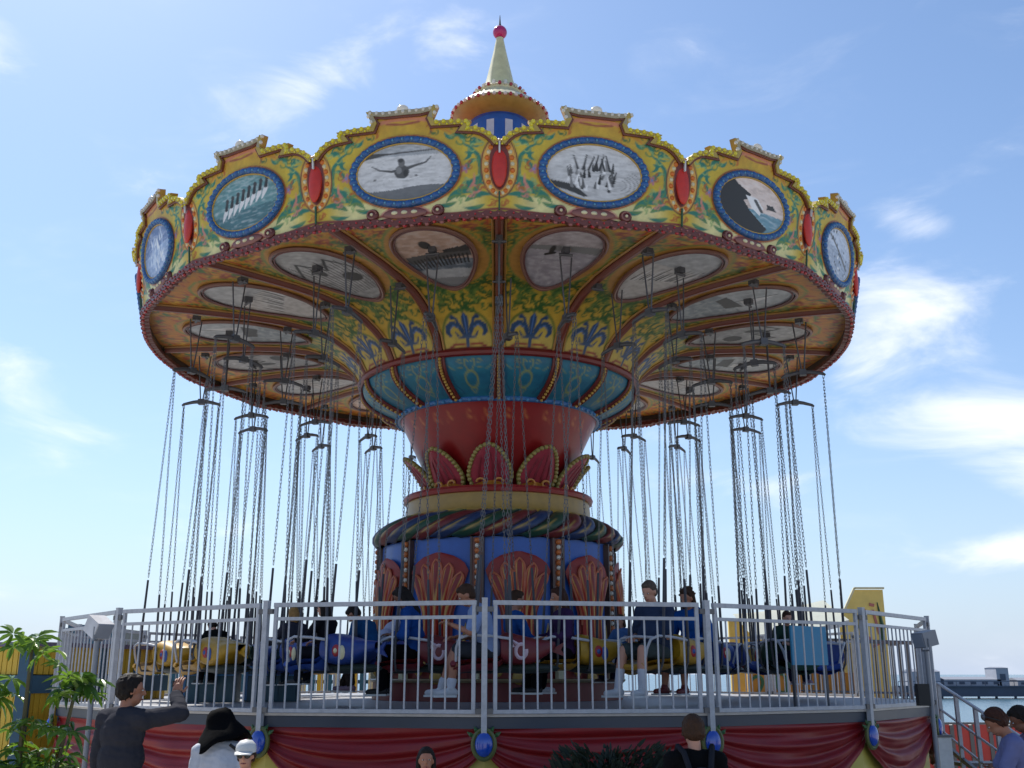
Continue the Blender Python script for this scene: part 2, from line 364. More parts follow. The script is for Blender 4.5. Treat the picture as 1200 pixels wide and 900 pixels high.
for sg in (-1, 1):
    X = lambda pts: [(sg * a, b) for a, b in pts]
    # acanthus in the lower corner
    for (p, q, ww, be) in [((.62, .14), (1.0, .30), .085, .25), ((.50, .10), (.86, .2), .075, .2), ((.72, .10), (1.06, .17), .07, .15), ((.84, .13), (.80, .36), .06, -.2),
                           ((.95, .06), (.70, .03), .05, .1), ((.62, .10), (.36, .075), .05, .1)]:
        C.leaf((sg * p[0], p[1]), (sg * q[0], q[1]), ww, TEALC, be * sg); C.leaf((sg * p[0], p[1]), (sg * (p[0] * .4 + q[0] * .6), p[1] * .4 + q[1] * .6), ww * .35, GREENC, be * sg)
    # tall curling stem beside the lens
    C.line(X([(.80, .16), (.90, .32), (.925, .5), (.89, .66), (.80, .76), (.72, .80)]), [.03, .05, .06, .05, .035, .02], TEALC)
    C.line(X([(.82, .2), (.90, .36), (.915, .52), (.88, .65)]), .014, GREENC)
    C.spiral(sg * .86, .83, .015, .075, 0, sg * 5.2, .022, TEALC); C.spiral(sg * .70, .84, .02, .06, 2, 2 - sg * 5, .02, GREENC)
    for (p, q, ww, be) in [((.80, .76), (.97, .80), .05, .3), ((.78, .74), (.72, .60), .045, .3), ((.88, .60), (.78, .50), .045, -.3), ((.74, .80), (.60, .92), .055, -.25),
                           ((.62, .88), (.50, .95), .045, .2), ((.90, .44), (.80, .37), .04, .3), ((.86, .72), (.74, .70), .04, .2), ((.55, .90), (.66, .98), .04, -.3)]:
        C.leaf((sg * p[0], p[1]), (sg * q[0], q[1]), ww, TEALC, be * sg); C.leaf((sg * p[0], p[1]), (sg * (p[0] + q[0]) / 2, (p[1] + q[1]) / 2), ww * .3, S(150, 180, 110), be * sg)
    C.spiral(sg * .84, .27, .02, .075, 1, 1 + sg * 4.8, .024, PINKC); C.spiral(sg * .97, .66, .01, .04, 0, sg * 4.5, .018, PINKC)
    C.line(X([(.76, .23), (.84, .34), (.84, .44)]), [.02, .03, .01], PINKC); C.line(X([(.45, 1.0), (.56, .96), (.62, .90)]), [.012, .03, .01], ORC)
    for k in range(5):                                                # rosette at the end of the oval
        a = 2 * pi * k / 5; C.ell(sg * .735 + .035 * cos(a), .50 + .035 * sin(a), .028, .018, S(186, 120, 128), a)
    C.ell(sg * .735, .50, .017, .017, S(120, 140, 190))
    # lens surround at the seam
    C.ell(sg * 1.14, .50, .225, .375, S(104, 58, 40)); C.ell(sg * 1.14, .50, .205, .355, S(224, 170, 80)); C.ell(sg * 1.14, .52, .125, .30, S(110, 40, 36))
    rf_ = random.Random(21)                                           # small painted curls fill the ground between
    for i in range(46):
        x = rf_.uniform(.30, 1.08); y = rf_.uniform(.06, 1.02)
        if ((x / .76) ** 2 + ((y - .5) / .52) ** 2 < 1) or ((x - 1.14) / .25) ** 2 + ((y - .5) / .42) ** 2 < 1: continue
        a0 = rf_.uniform(0, 6); sc_ = rf_.uniform(.022, .05); cc = rf_.choice((TEALC, GREENC, S(70, 110, 60), PINKC, S(176, 104, 40), S(150, 176, 110)))
        C.spiral(sg * x, y, sc_ * .25, sc_, a0, a0 + rf_.choice((-1, 1)) * 4.6, .014, cc); C.leaf((sg * x, y), (sg * x + sc_ * 1.9 * cos(a0), y + sc_ * 1.9 * sin(a0)), sc_ * .7, cc, .3)
# crown ornament and foot ornament
C.line([(-.28, 1.12), (-.1, 1.15), (.1, 1.15), (.28, 1.12)], .05, S(206, 132, 96)); C.line([(-.2, 1.10), (0, 1.08), (.2, 1.10)], .025, S(150, 70, 56))
C.ell(0, .50, .70, .455, S(150, 70, 50)); C.ell(0, .50, .685, .44, S(206, 130, 60))
C.ell(0, .0, .30, .085, S(196, 122, 120)); C.ell(0, .01, .22, .055, S(150, 66, 66)); C.ell(0, .075, .05, .04, S(110, 110, 150))
for k in (-1, 0, 1): C.ell(k * .12, .01, .045, .022, CRM)
C.line(list(zip(np.linspace(-1.12, 1.12, 40), [botv(u) + .035 for u in np.linspace(-1.12, 1.12, 40)])), .03, S(140, 60, 52))
mb = MB(); front = [fm(u, v, 0) for u, v in uvw]; k = NV + 1; n = len(front)
mb.add(front, [(i * k + j, (i + 1) * k + j, (i + 1) * k + j + 1, i * k + j + 1) for i in range(len(cols_u) - 1) for j in range(NV)], 0, np.minimum(C.C * 1.18, .85))
back = [fm(u, v, -.06) for (u, v) in [(cols_u[i] * hw(0) / 1.125, f(cols_u[i])) for i in range(len(cols_u)) for f in (botv, topv)]]
mb.add(back, [(2 * i, 2 * i + 1, 2 * i + 3, 2 * i + 2) for i in range(len(cols_u) - 1)], 0, S(62, 52, 44))
FASC = mb.mesh('fascia_panel', PAINT, smooth=False)

def band(mb, pts, o0, o1, d0, d1, mi, mp=fm):       # extruded strip along a polyline, offset across it
    P = [Vector(p).to_2d() if len(p) == 3 else Vector(p) for p in pts]; K = len(P); vs = []
    for i in range(K):
        a = (P[i] - P[max(i - 1, 0)]); b_ = (P[min(i + 1, K - 1)] - P[i])
        a = a.normalized() if a.length > 1e-6 else b_.normalized(); b_ = b_.normalized() if b_.length > 1e-6 else a
        na, nb = Vector((-a.y, a.x)), Vector((-b_.y, b_.x)); nn = (na + nb)
        if nn.length < .2: nn = na
        nn.normalize(); sc = 1 / max(.55, nn.dot(na))
        for (o, d) in ((o0, d0), (o0, d1), (o1, d1), (o1, d0)):
            q = P[i] + nn * (o * sc); vs.append(mp(q.x, q.y, d))
    fs = []
    for i in range(K - 1):
        for j in range(4): fs.append((4 * i + j, 4 * i + (j + 1) % 4, 4 * i + 4 + (j + 1) % 4, 4 * i + 4 + j))
    fs += [(3, 2, 1, 0), tuple(4 * (K - 1) + j for j in range(4))]
    return mb.add(vs, fs, mi)
def along(pts, step, off=0):                        # evenly spaced points along a polyline
    P = [np.array(p, float) for p in pts]; res = []; carry = off
    for a, b_ in zip(P[:-1], P[1:]):
        l = np.linalg.norm(b_ - a); s_ = carry
        while s_ < l: res.append(a + (b_ - a) * s_ / l); s_ += step
        carry = s_ - l
    return res
mb = MB()
crn = [p for p in PROF if abs(p[0]) < .372 or abs(p[0]) == .43]; band(mb, crn, -.05, .008, -.06, .05, 2)
led_ = [p for p in half_prof if p[0] > .36]; band(mb, [(-u, v) for u, v in led_[::-1]], -.05, .008, -.06, .05, 0); band(mb, led_, -.05, .008, -.06, .05, 0); band(mb, PROF, -.075, -.05, -.02, .03, 1)
TRIM = mb.mesh('top_trim', [paint_mat('trim_paint', (186, 160, 70)), paint_mat('trim_line_paint', (120, 60, 40)), paint_mat('crest_paint', (168, 156, 126))], angle=30)
mb = MB(); crown = [p for p in PROF if abs(p[0]) < .5]
for p in along(crown[1:-1], .082, .03): mb.bulb(fm(p[0], p[1] - .008, .04), .027, 0)
for sg in (-1, 1):
    led = [(sg * u, v) for u, v in half_prof[4:]]
    for p in along(led, .088, .03): mb.bulb(fm(p[0], p[1] - .008, .045), .030, 1)
    for p in along(led, .088, .07): mb.bulb(fm(p[0], p[1] - .042, .055), .014, 1)
mb.ell(fm(0, 1.265, 0), (.075, .05, .06), n=10, m=8, mi=0)
BULBS = mb.mesh('bulb_row', [BULB_W, BULB_Y])
# oval frame: ring of blue beads
mb = MB(); nb = 34
mb.tube([fm(.635 * cos(2 * pi * i / 64), .5 + .39 * sin(2 * pi * i / 64), .012) for i in range(64)], .045, 8, 0, closed=True)
for i in range(nb):
    a = 2 * pi * i / nb; mb.ell(fm(.635 * cos(a), .5 + .39 * sin(a), .035), (.052, .035, .04), n=8, m=6, mi=1)
    a += pi / nb; mb.ell(fm(.635 * cos(a), .5 + .39 * sin(a), .05), .017, n=6, m=4, mi=2)
mb.tube([fm(.588 * cos(2 * pi * i / 64), .5 + .343 * sin(2 * pi * i / 64), .02) for i in range(64)], .011, 5, 3, closed=True)
OVAL = mb.mesh('oval_frame', [paint_mat('frame_blue', (52, 92, 140)), paint_mat('bead_blue', (40, 96, 160)), paint_mat('bead_pale_blue', (96, 160, 196)), GOLD])
# seam lens with cream and orange beads
def fseam(u, v, d=0): R_ = 5.743 + (5.91 - 5.743) / .83 * v * .98; return (u, -(R_ + d), 6.86 + v * .98)
mb = MB(); mb.ell(fseam(0, .52, 0), (.092, .05, .275), n=16, m=12, mi=0)
mb.tube([fseam(.205 * sin(2 * pi * i / 48), .5 + .355 * cos(2 * pi * i / 48), -.035) for i in range(48)], .016, 6, 1, closed=True)
for i in range(26):
    a = 2 * pi * i / 26; mb.ell(fseam(.155 * sin(a), .51 + .32 * cos(a), -.02), .034 if i % 2 else .03, n=8, m=6, mi=2 + i % 2)
mb.bar(fseam(0, -.03, .05), fseam(0, .2, .03), .02, .02, 4); mb.bar(fseam(0, .8, .03), fseam(0, .66, .04), .022, .02, 5)
LENS = mb.mesh('seam_lens', [paint_mat('lens_red', (214, 52, 34)), BROWN, CREAM, ORANGE, paint_mat('green_bar', (40, 84, 48)), WHITE])
# scalloped foot trim with bead string
def foot(t_):
    u = -1.12 + 2.24 * t_; a = abs(u)
    v = -.055 - .035 * (1 - np.interp(a, [0, .5, 1.12], [0, .55, 1])) * 1.6 + .012 * sin(a * 40)
    return (u, float(v))
fp = [foot(i / 60) for i in range(61)]
mb = MB(); band(mb, fp, -.038, .028, -.07, .05, 0)
for sg in (-1, 1):
    mb.ell(fm(sg * .40, .01, .01), (.08, .045, .075), n=14, m=8, mi=0); mb.tube([fm(sg * .40 + .055 * cos(a), .01 + .05 * sin(a), .045) for a in np.linspace(0, 5.2, 14)], .012, 5, 1)
    mb.ell(fm(sg * .40, .01, .05), .02, n=8, m=6, mi=2)
mb.ell(fm(0, .0, .012), (.27, .035, .075), n=18, m=8, mi=1)
for k_ in (-1, 0, 1): mb.ell(fm(k_ * .12, .005, .045), (.04, .02, .024), n=8, m=6, mi=2)
FOOT = mb.mesh('foot_trim', [paint_mat('foot_oxblood', (104, 40, 36)), paint_mat('dusty_rose_paint', (146, 92, 84)), CREAM])
mb = MB()
for i, p in enumerate(along(fp, .094, .04)): mb.bulb(fm(p[0], p[1] - .04, .02), .028, i % 2); mb.bulb(fm(p[0] + .04, p[1], .055), .014, 1 - i % 2)
FBULB = mb.mesh('foot_bulbs', [BULB_R, paint_mat('pink_bulb', (168, 104, 98))])

# flat prints of the oval pictures
GR = lambda g, b_=0: S(g, g + b_ // 2, g + b_)
def base_gray(C, top, bot, seed, hz=0.0):
    C.put((C.V > hz).astype(float), top); C.put((C.V <= hz).astype(float), bot)
    n_ = fbm(C.U * 7 + 3, C.V * 16 + 4, seed); C.put((n_ - .5) * 1.1, GR(240)); C.put((.5 - n_) * .9, GR(70))
def pic_swimmer(C):
    base_gray(C, GR(168, 8), GR(208), 1, .55); C.put((C.V < -.55 + .06 * np.sin(C.U * 3)) * .85, GR(84, 8)); C.line([(-.9, .62), (-.3, .66)], [.25, .05], GR(80)); C.line([(-.4, .64), (.9, .72)], .05, GR(90))
    C.line([(-.66, .28), (-.5, .12), (-.25, .04), (0, .08), (.2, .18), (.45, .28), (.56, .46)], [.02, .05, .08, .12, .08, .05, .02], GR(92)); C.ell(-.04, .0, .15, .24, GR(86)); C.ell(-.10, .06, .06, .12, GR(132)); C.ell(.04, -.05, .05, .12, GR(62)); C.ell(-.04, .32, .07, .15, GR(112)); C.ell(-.06, .40, .06, .07, GR(70)); C.ell(-.6, -.2, .03, .04, GR(110)); C.ell(.25, -.15, .03, .04, GR(120)); C.line([(-.3, -.2), (.1, -.26), (.3, -.2)], .04, GR(236), .6)
def pic_crowd(C):
    base_gray(C, GR(206), GR(196), 2, .2); r = random.Random(3); C.line([(-.85, -.45), (-.5, -.55), (-.2, -.8)], [.2, .24, .1], GR(64))
    for i in range(40):
        x = -.55 + r.random() * .95; y = -.62 + r.random() * .75; C.line([(x, y), (x + r.uniform(-.06, .06), y + r.uniform(.12, .4))], [.07, .02], GR(r.choice((40, 60, 96, 130, 230))))
    for i in range(7): x = -.35 + i * .11; C.line([(x, .1), (x + r.uniform(-.1, .12), .45 + r.random() * .22)], [.05, .025], GR(60))
    for i in range(5): C.spiral(.45, -.35, .2 + i * .09, .22 + i * .09, -1, 1, .02, GR(130))
def pic_divers(C):
    base_gray(C, S(104, 148, 152), S(78, 120, 128), 4, -.25)
    for i in range(8):
        x = -.56 + i * .17; y = -.15 + i * .06; C.line([(x - .1, y - .32), (x, y - .05), (x + .05, y + .12)], [.03, .13, .08], GR(222)); C.line([(x + .03, y + .08), (x + .07, y + .34)], [.1, .07], GR(56)); C.ell(x + .08, y + .38, .05, .09, GR(70))
def pic_cliff(C):
    base_gray(C, S(226, 208, 198), S(116, 156, 172), 5, -.15)
    C.poly([(-1, .9), (-.75, .95), (-.45, .6), (-.1, .38), (-.1, .2), (-.3, .1), (-.12, -.2), (.2, -.5), (.45, -.7), (.3, -1), (-1, -1)], GR(58)); C.poly([(-.25, .3), (.1, .3), (.3, .0), (.2, -.3), (-.05, -.1)], GR(232)); C.poly([(.4, .2), (.6, .22), (.72, .06), (.42, .02)], GR(70)); C.line([(.05, .2), (.25, -.12)], .1, GR(90))
def pic_wave(C):
    base_gray(C, S(112, 134, 176), S(150, 172, 206), 6, .1); r = random.Random(5)
    for i in range(46): x = r.uniform(-.5, .5); y = r.uniform(-.75, .35); C.line([(x, y), (x + r.uniform(-.1, .1), y + r.uniform(.1, .5))], [.1, .02], S(*r.choice(((214, 226, 240), (178, 196, 226), (238, 242, 246)))), .7)
def pic_regatta(C):
    base_gray(C, S(196, 208, 226), S(170, 182, 200), 7, .1); C.line([(-.7, .5), (.6, -.3)], [.08, .14], GR(120)); r = random.Random(8)
    for i in range(40): x = r.uniform(-.7, .7); y = r.uniform(-.8, .8); C.ell(x, y, .03, .05, GR(r.choice((60, 90, 240))))
def pic_wharf(C):
    base_gray(C, S(206, 172, 152), S(110, 124, 138), 11, -.1); C.poly([(-.9, .02), (.9, .18), (.9, .0), (-.9, -.22)], GR(96)); C.poly([(.2, .2), (.9, .36), (.9, .14), (.2, .1)], GR(70)); C.ell(-.15, .4, .14, .14, GR(66))
    for i in range(15): x = -.75 + i * .11; C.line([(x, -.4 + i * .012), (x, -.12 + i * .012)], .055, GR(44))
    C.put((C.V < -.45) * .6, GR(214)); C.put((C.V < -.7) * .5, GR(96))
def pic_planes(C):
    base_gray(C, S(190, 178, 180), S(176, 170, 178), 12, .2); C.poly([(-.9, .36), (.9, .42), (.9, .16), (-.9, .22)], GR(140)); C.ell(-.3, .22, .07, .16, GR(56)); C.line([(-.42, .05), (-.2, .12)], .08, GR(50)); C.ell(.08, .2, .06, .13, GR(80)); C.ell(.10, .25, .045, .05, S(216, 150, 40)); C.line([(.02, .0), (.1, .3)], .04, GR(120))
def pic_roller(C):
    base_gray(C, GR(176), GR(164), 13, -.1)
    for i in range(13): x = -.8 + i * .13; C.line([(x, -.7), (x + .1, .5 - .25 * abs(sin(i)))], .03, GR(80))
    C.line([(-.9, .1), (-.4, .5), (0, .1), (.4, .45), (.9, -.1)], .06, GR(64)); C.ell(.35, -.25, .3, .16, GR(50)); C.ell(-.3, .1, .14, .16, GR(60))
def pic_beach(C):
    base_gray(C, GR(186, 4), GR(200, -8), 14, .25); r = random.Random(2)
    for i in range(26): x = r.uniform(-.8, .8); C.line([(x, -.25 + .2 * x), (x + .02, r.uniform(-.1, .25) + .2 * x)], [.06, .03], GR(r.choice((60, 90, 120, 230))))
def pic_boat(C):
    base_gray(C, S(186, 192, 196), S(150, 160, 166), 15, .0); C.poly([(-.5, .05), (.5, .12), (.4, -.15), (-.4, -.15)], GR(70)); C.line([(0, .1), (0, .75)], .03, GR(60)); C.poly([(.03, .7), (.45, .15), (.03, .15)], GR(226))
def pic_pavilion(C):
    base_gray(C, S(196, 190, 182), S(160, 158, 150), 16, -.05); C.poly([(-.8, -.1), (-.8, .2), (.8, .3), (.8, -.05)], GR(110)); C.ell(0, .32, .22, .2, GR(90))
    for i in range(11): C.line([(-.72 + i * .145, -.08), (-.72 + i * .145, .16)], .05, GR(210))
TOPPICS = {0: pic_crowd, -1: pic_swimmer, 1: pic_cliff, -2: pic_divers, 2: pic_regatta, -3: pic_wave}
SOFPICS = {0: pic_planes, -1: pic_wharf, 1: pic_beach, -2: pic_roller, 2: pic_boat, -3: pic_beach, 3: pic_roller, -4: pic_boat}
def oval_grid(nr=38, na=128):
    pts = [(0, 0)] + [(r * cos(2 * pi * j / na), r * sin(2 * pi * j / na)) for r in np.linspace(1 / nr, 1, nr) for j in range(na)]
    fs = [(0, 1 + j, 1 + (j + 1) % na) for j in range(na)]
    for i in range(nr - 1):
        for j in range(na): fs.append((1 + i * na + j, 1 + (i + 1) * na + j, 1 + (i + 1) * na + (j + 1) % na, 1 + i * na + (j + 1) % na))
    return pts, fs
OP, OF = oval_grid(); OU = np.array([p[0] for p in OP]); OV = np.array([p[1] for p in OP])
def picture(fn, mp, name='oval_picture', tone=1.0):
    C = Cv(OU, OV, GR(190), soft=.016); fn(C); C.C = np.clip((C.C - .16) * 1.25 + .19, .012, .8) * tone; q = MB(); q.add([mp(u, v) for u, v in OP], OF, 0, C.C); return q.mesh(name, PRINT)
allp = list(TOPPICS.values())
for k_ in range(16):
    kk = k_ if k_ < 8 else k_ - 16; a = 11.25 + kk * 22.5
    p = clink(FASC, 'fascia_panel', a)
    for me, nm, st in ((TRIM, 'top_trim', 0), (BULBS, 'bulb_row', 1), (OVAL, 'oval_frame', 0), (FOOT, 'foot_trim', 0), (FBULB, 'foot_bulbs', 1)): link(nm, me, p, stuff=bool(st))
    link('oval_picture', picture(TOPPICS.get(kk, allp[(kk * 5) % 6]), lambda u, v: fm(u * .60, .5 + v * .352, .015)), p)
    clink(LENS, 'seam_lens', kk * 22.5)

# --- soffit: 16 painted bays between ribs
def sofz(r): return float(np.interp(r, [2.28, 2.4, 2.6, 2.9, 3.2, 3.7, 4.2, 5.1, 5.8], [6.20, 6.43, 6.62, 6.80, 6.90, 6.96, 6.975, 6.96, 6.93]))
rs = [2.28 + (5.70 - 2.28) * (i / 110) ** 1.35 for i in range(111)]; phs = [rad(-11.25 + 22.5 * j / 56) for j in range(57)]
Rg = np.array([r for r in rs for p in phs]); Pg = np.array([p for r in rs for p in phs])
fr = np.linspace(2.28, 5.8, 600); fz = np.array([sofz(r) for r in fr]); sl = np.concatenate([[0], np.cumsum(np.hypot(np.diff(fr), np.diff(fz)))])   # distance along the curved ceiling
Uq = Rg * Pg; Vq = np.interp(Rg, fr, sl) - np.interp(4.2, fr, sl); V0 = float(Vq.min())
def FY(pts): return [(x, V0 + .16 + (y + 1.78) * .92) for x, y in pts]
T = np.array([p / rad(11.25) for r in rs for p in phs])
C = Cv(Uq, Vq, S(204, 160, 50), soft=.016)
C.put(np.clip((Rg - 4.5) / .9, 0, 1) * .85, S(214, 120, 26)); C.put((fbm(Uq * 4 + 20, Vq * 4 + 20, 9) - .46) * 1.2, S(170, 166, 60))
C.put(np.clip((3.2 - Rg) / .4, 0, 1) * .5, S(206, 176, 66)); C.put(np.clip((np.abs(T) - .9) / .06, 0, 1), S(150, 96, 40))
C.ell(0, V0 + .22, .39, .50, S(120, 130, 54)); C.ell(0, V0 + .20, .355, .47, S(206, 180, 80))
VINE = S(48, 96, 40); FL = S(44, 78, 120)
for sg in (-1, 1):
    C.line(FY([(sg * .03, -1.72), (sg * .10, -1.52), (sg * .20, -1.46), (sg * .27, -1.52), (sg * .285, -1.62), (sg * .25, -1.68)]), [w_ * .85 for w_ in [.05, .09, .10, .10, .08, .05]], FL)
    C.line(FY([(sg * .04, -1.60), (sg * .11, -1.46), (sg * .13, -1.39), (sg * .18, -1.34)]), [w_ * .85 for w_ in [.03, .05, .05, .06]], FL); C.ell(sg * .19, V0 + .555, .034, .04, FL)
    C.line(FY([(sg * .10, -1.55), (sg * .19, -1.50), (sg * .25, -1.58)]), [w_ * .85 for w_ in [.01, .022, .01]], S(90, 130, 190)); C.line(FY([(sg * .04, -1.72), (sg * .13, -1.70), (sg * .17, -1.62)]), [w_ * .85 for w_ in [.05, .045, .02]], FL)
    C.line([(sg * .30, -1.0), (sg * .44, -.92), (sg * .5, -.62), (sg * .62, -.3), (sg * .68, .2), (sg * .72, .6)], [.03, .05, .05, .05, .045, .03], VINE)
    for (cx_, cy_, r_) in [(.30, -1.04, .10), (.42, -.86, .11), (.14, -.98, .09), (.62, -.25, .08), (.74, .3, .09), (.8, .72, .10)]: C.spiral(sg * cx_, cy_, .03, r_, .5, .5 + sg * 5.4, .034, VINE)
    for (p, q, ww) in [((.52, -.6), (.44, -.72), .06), ((.6, -.35), (.7, -.42), .06), ((.66, .1), (.78, .06), .06), ((.45, -.9), (.34, -.8), .05), ((.25, -1.0), (.12, -.88), .05)]: C.leaf((sg * p[0], p[1]), (sg * q[0], q[1]), ww, S(104, 140, 60), .2)
    C.line([(sg * .62, 1.2), (sg * .5, 1.34), (sg * .3, 1.28), (sg * .12, 1.36)], [.02, .07, .06, .02], S(176, 60, 40)); C.leaf((sg * .55, 1.05), (sg * .85, 1.2), .09, S(80, 126, 60), .3); C.line([(sg * .85, .9), (sg * .92, 1.2), (sg * .7, 1.4)], [.02, .05, .02], S(186, 74, 50))
    C.line([(sg * .03, V0 + .10), (sg * .18, V0 + .12), (sg * .30, V0 + .06)], [.03, .045, .02], S(150, 44, 40))
C.line(FY([(0, -1.78), (0, -1.58), (0, -1.45), (0, -1.36), (0, -1.26)]), [w_ * .85 for w_ in [.05, .08, .13, .12, .02]], FL); C.line(FY([(0, -1.9), (0, -1.5)]), [w_ * .85 for w_ in [.05, .07]], FL); C.line(FY([(0, -1.65), (0, -1.3)]), [w_ * .85 for w_ in [.01, .03]], S(80, 120, 190))
rf_ = random.Random(33)
for i in range(190):
    y = rf_.uniform(V0 + .68, 1.45); x = rf_.uniform(.05, .95) * (4.2 + max(y, -1.7)) * .19
    if (x / .72) ** 2 + ((y - .04) / 1.1) ** 2 < 1: continue
    a0 = rf_.uniform(0, 6); sc_ = rf_.uniform(.035, .085); cc = rf_.choice((VINE, VINE, S(84, 120, 56), S(120, 140, 60))) if y < .7 else rf_.choice((S(176, 70, 44), S(150, 60, 50), S(84, 120, 56), S(220, 170, 60), S(190, 96, 70)))
    for sg in (-1, 1): C.spiral(sg * x, y, sc_ * .2, sc_, a0, a0 + 5.0, .018, cc); C.leaf((sg * x, y), (sg * x + sc_ * 2.0 * cos(a0), y + sc_ * 2.0 * sin(a0)), sc_ * .7, cc, .3)
C.ell(0, .05, .70, 1.07, S(120, 150, 70)); C.ell(0, .04, .67, 1.04, S(206, 150, 70))
C.put(np.clip((V0 + .07 - Vq) / .015, 0, 1), S(120, 30, 32))
mb = MB(); k = 57
mb.add([(r * sin(p), -r * cos(p), sofz(r)) for r in rs for p in phs], [(i * k + j, i * k + j + 1, (i + 1) * k + j + 1, (i + 1) * k + j) for i in range(110) for j in range(56)], 0, C.C)
SOF = mb.mesh('soffit_panel', PAINT)
def egg(u, v, d=0.0):                               # unit disc -> soffit picture; wider towards the rim
    r = 4.16 + .97 * v; x = u * .50 * (1 + .05 * v) * r / 4.2; return (r * sin(x / r), -r * cos(x / r), sofz(r) - .02 - d)
mb = MB(); mb.tube([egg(1.03 * cos(2 * pi * i / 72), 1.03 * sin(2 * pi * i / 72), .01) for i in range(72)], .028, 8, 0, closed=True); mb.tube([egg(.97 * cos(2 * pi * i / 72), .97 * sin(2 * pi * i / 72), .02) for i in range(72)], .013, 6, 1, closed=True)
EGGF = mb.mesh('oval_frame', [paint_mat('mauve_paint', (134, 92, 78)), paint_mat('plum_paint', (104, 56, 56))])
mb = MB(); rr = np.linspace(2.3, 5.66, 30)
def ribsec(r): z = sofz(r); return [(-.055, z + .01), (-.05, z - .05), (-.022, z - .085), (.022, z - .085), (.05, z - .05), (.055, z + .01)]
vs = [(x, -r, z) for r in rr for (x, z) in ribsec(r)]
mb.add(vs, [(i * 6 + j, i * 6 + j + 1, (i + 1) * 6 + j + 1, (i + 1) * 6 + j) for i in range(29) for j in range(5)])
for sg in (-1, 1): mb.tube([(sg * .08, -r, sofz(r) - .012) for r in rr], .018, 6, 1)
RIB = mb.mesh('soffit_rib', [paint_mat('rib_paint', (118, 52, 36)), paint_mat('rib_gold', (176, 128, 60))])
mb = MB(); mb.box((0, -4.98, 6.81), (.09, .12, .07)); mb.tube([(-.09, -4.98, 6.78), (.09, -4.98, 6.78)], .02, 8)
HANG1 = mb.mesh('hanger_block', DKSTEEL)
mb = MB(); mb.box((0, -4.45, 6.92), (.09, .12, .09)); mb.tube([(-.09, -4.45, 6.86), (.09, -4.45, 6.86)], .02, 8); HANG2 = mb.mesh('hanger_block', DKSTEEL)
mb = MB(); mb.box((0, -3.6, 6.81), (.09, .12, .07)); mb.tube([(-.09, -3.6, 6.78), (.09, -3.6, 6.78)], .02, 8); HANG3 = mb.mesh('hanger_block', DKSTEEL)
for k_ in range(16):
    kk = k_ if k_ < 8 else k_ - 16; a = 11.25 + kk * 22.5; p = clink(SOF, 'soffit_panel', a); link('oval_frame', EGGF, p)
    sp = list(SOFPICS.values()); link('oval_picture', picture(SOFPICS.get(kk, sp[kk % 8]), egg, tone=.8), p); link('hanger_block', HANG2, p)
    p = clink(RIB, 'soffit_rib', kk * 22.5); link('hanger_block', HANG1, p); link('hanger_block', HANG3, p)
# roof
mb = MB(); mb.lathe([(5.63, 7.58), (5.6, 7.66), (3.6, 8.7), (1.2, 10.0), (.56, 10.6)], 64); cpart(mb, 'roof', paint_mat('roof_paint', (196, 60, 50)))
mb = MB(); mb.lathe([(5.55, 6.94), (5.56, 6.97), (5.60, 7.3), (5.63, 7.58)], 64); cpart(mb, 'roof_ring', paint_mat('dark_frame_paint', (60, 52, 46)))
# spire
mb = MB(); mb.lathe([(.53, 10.5), (.53, 11.14), (.56, 11.16), (.56, 11.2)], 48); cpart(mb, 'spire_drum', BLUE)
for k_ in range(10):
    mb = MB(); mb.grid(lambda i, j: pt(.537, (i - .5) * .26, 10.72 + .32 * j), 4, 2); cpart(mb, 'drum_panel', paint_mat('white_panel', (214, 214, 220)) if k_ == 0 else bpy.data.materials['white_panel'], 18 + k_ * 36)
mb = MB(); mb.lathe([(.50, 11.16), (.62, 11.17), (.75, 11.22), (.845, 11.31), (.86, 11.34), (.845, 11.37)], 56); cpart(mb, 'spire_dish', paint_mat('dish_yellow', (176, 150, 70)))
mb = MB(); mb.lathe([(.85, 11.37), (.76, 11.47), (.62, 11.56), (.50, 11.65), (.44, 11.74), (.45, 11.80), (.40, 11.84), (.32, 11.88)], 56); cpart(mb, 'spire_shoulder', CREAM)
mb = MB(); mb.lathe([(.325, 11.86), (.30, 11.93), (.25, 12.1), (.19, 12.38), (.13, 12.66), (.075, 12.95), (.07, 13.0)], 40); cpart(mb, 'spire_cone', paint_mat('cone_cream', (226, 220, 168)))
mb = MB(); mb.ell((0, 0, 13.13), .132, n=20, m=14); cpart(mb, 'spire_ball', paint_mat('magenta_paint', (196, 40, 110), rough=.25))
mb = MB(); mb.tube([(0, 0, 13.24), (0, 0, 13.32), (0, 0, 13.5)], [.035, .018, .005], 8); cpart(mb, 'spire_spike', DKSTEEL)
mb = MB()
for i in range(56): mb.bulb(pt(.865, 2 * pi * i / 56, 11.345), .036, i % 2)
for i in range(28): mb.bulb(pt(.47, 2 * pi * i / 28, 11.79), .034, i % 2)
for i in range(20): mb.bulb(pt(.335, 2 * pi * i / 20, 11.88 + .03 * (i % 2)), .036, i % 2)
cpart(mb, 'spire_bulbs', [BULB_R, BULB_W], stuff=True)

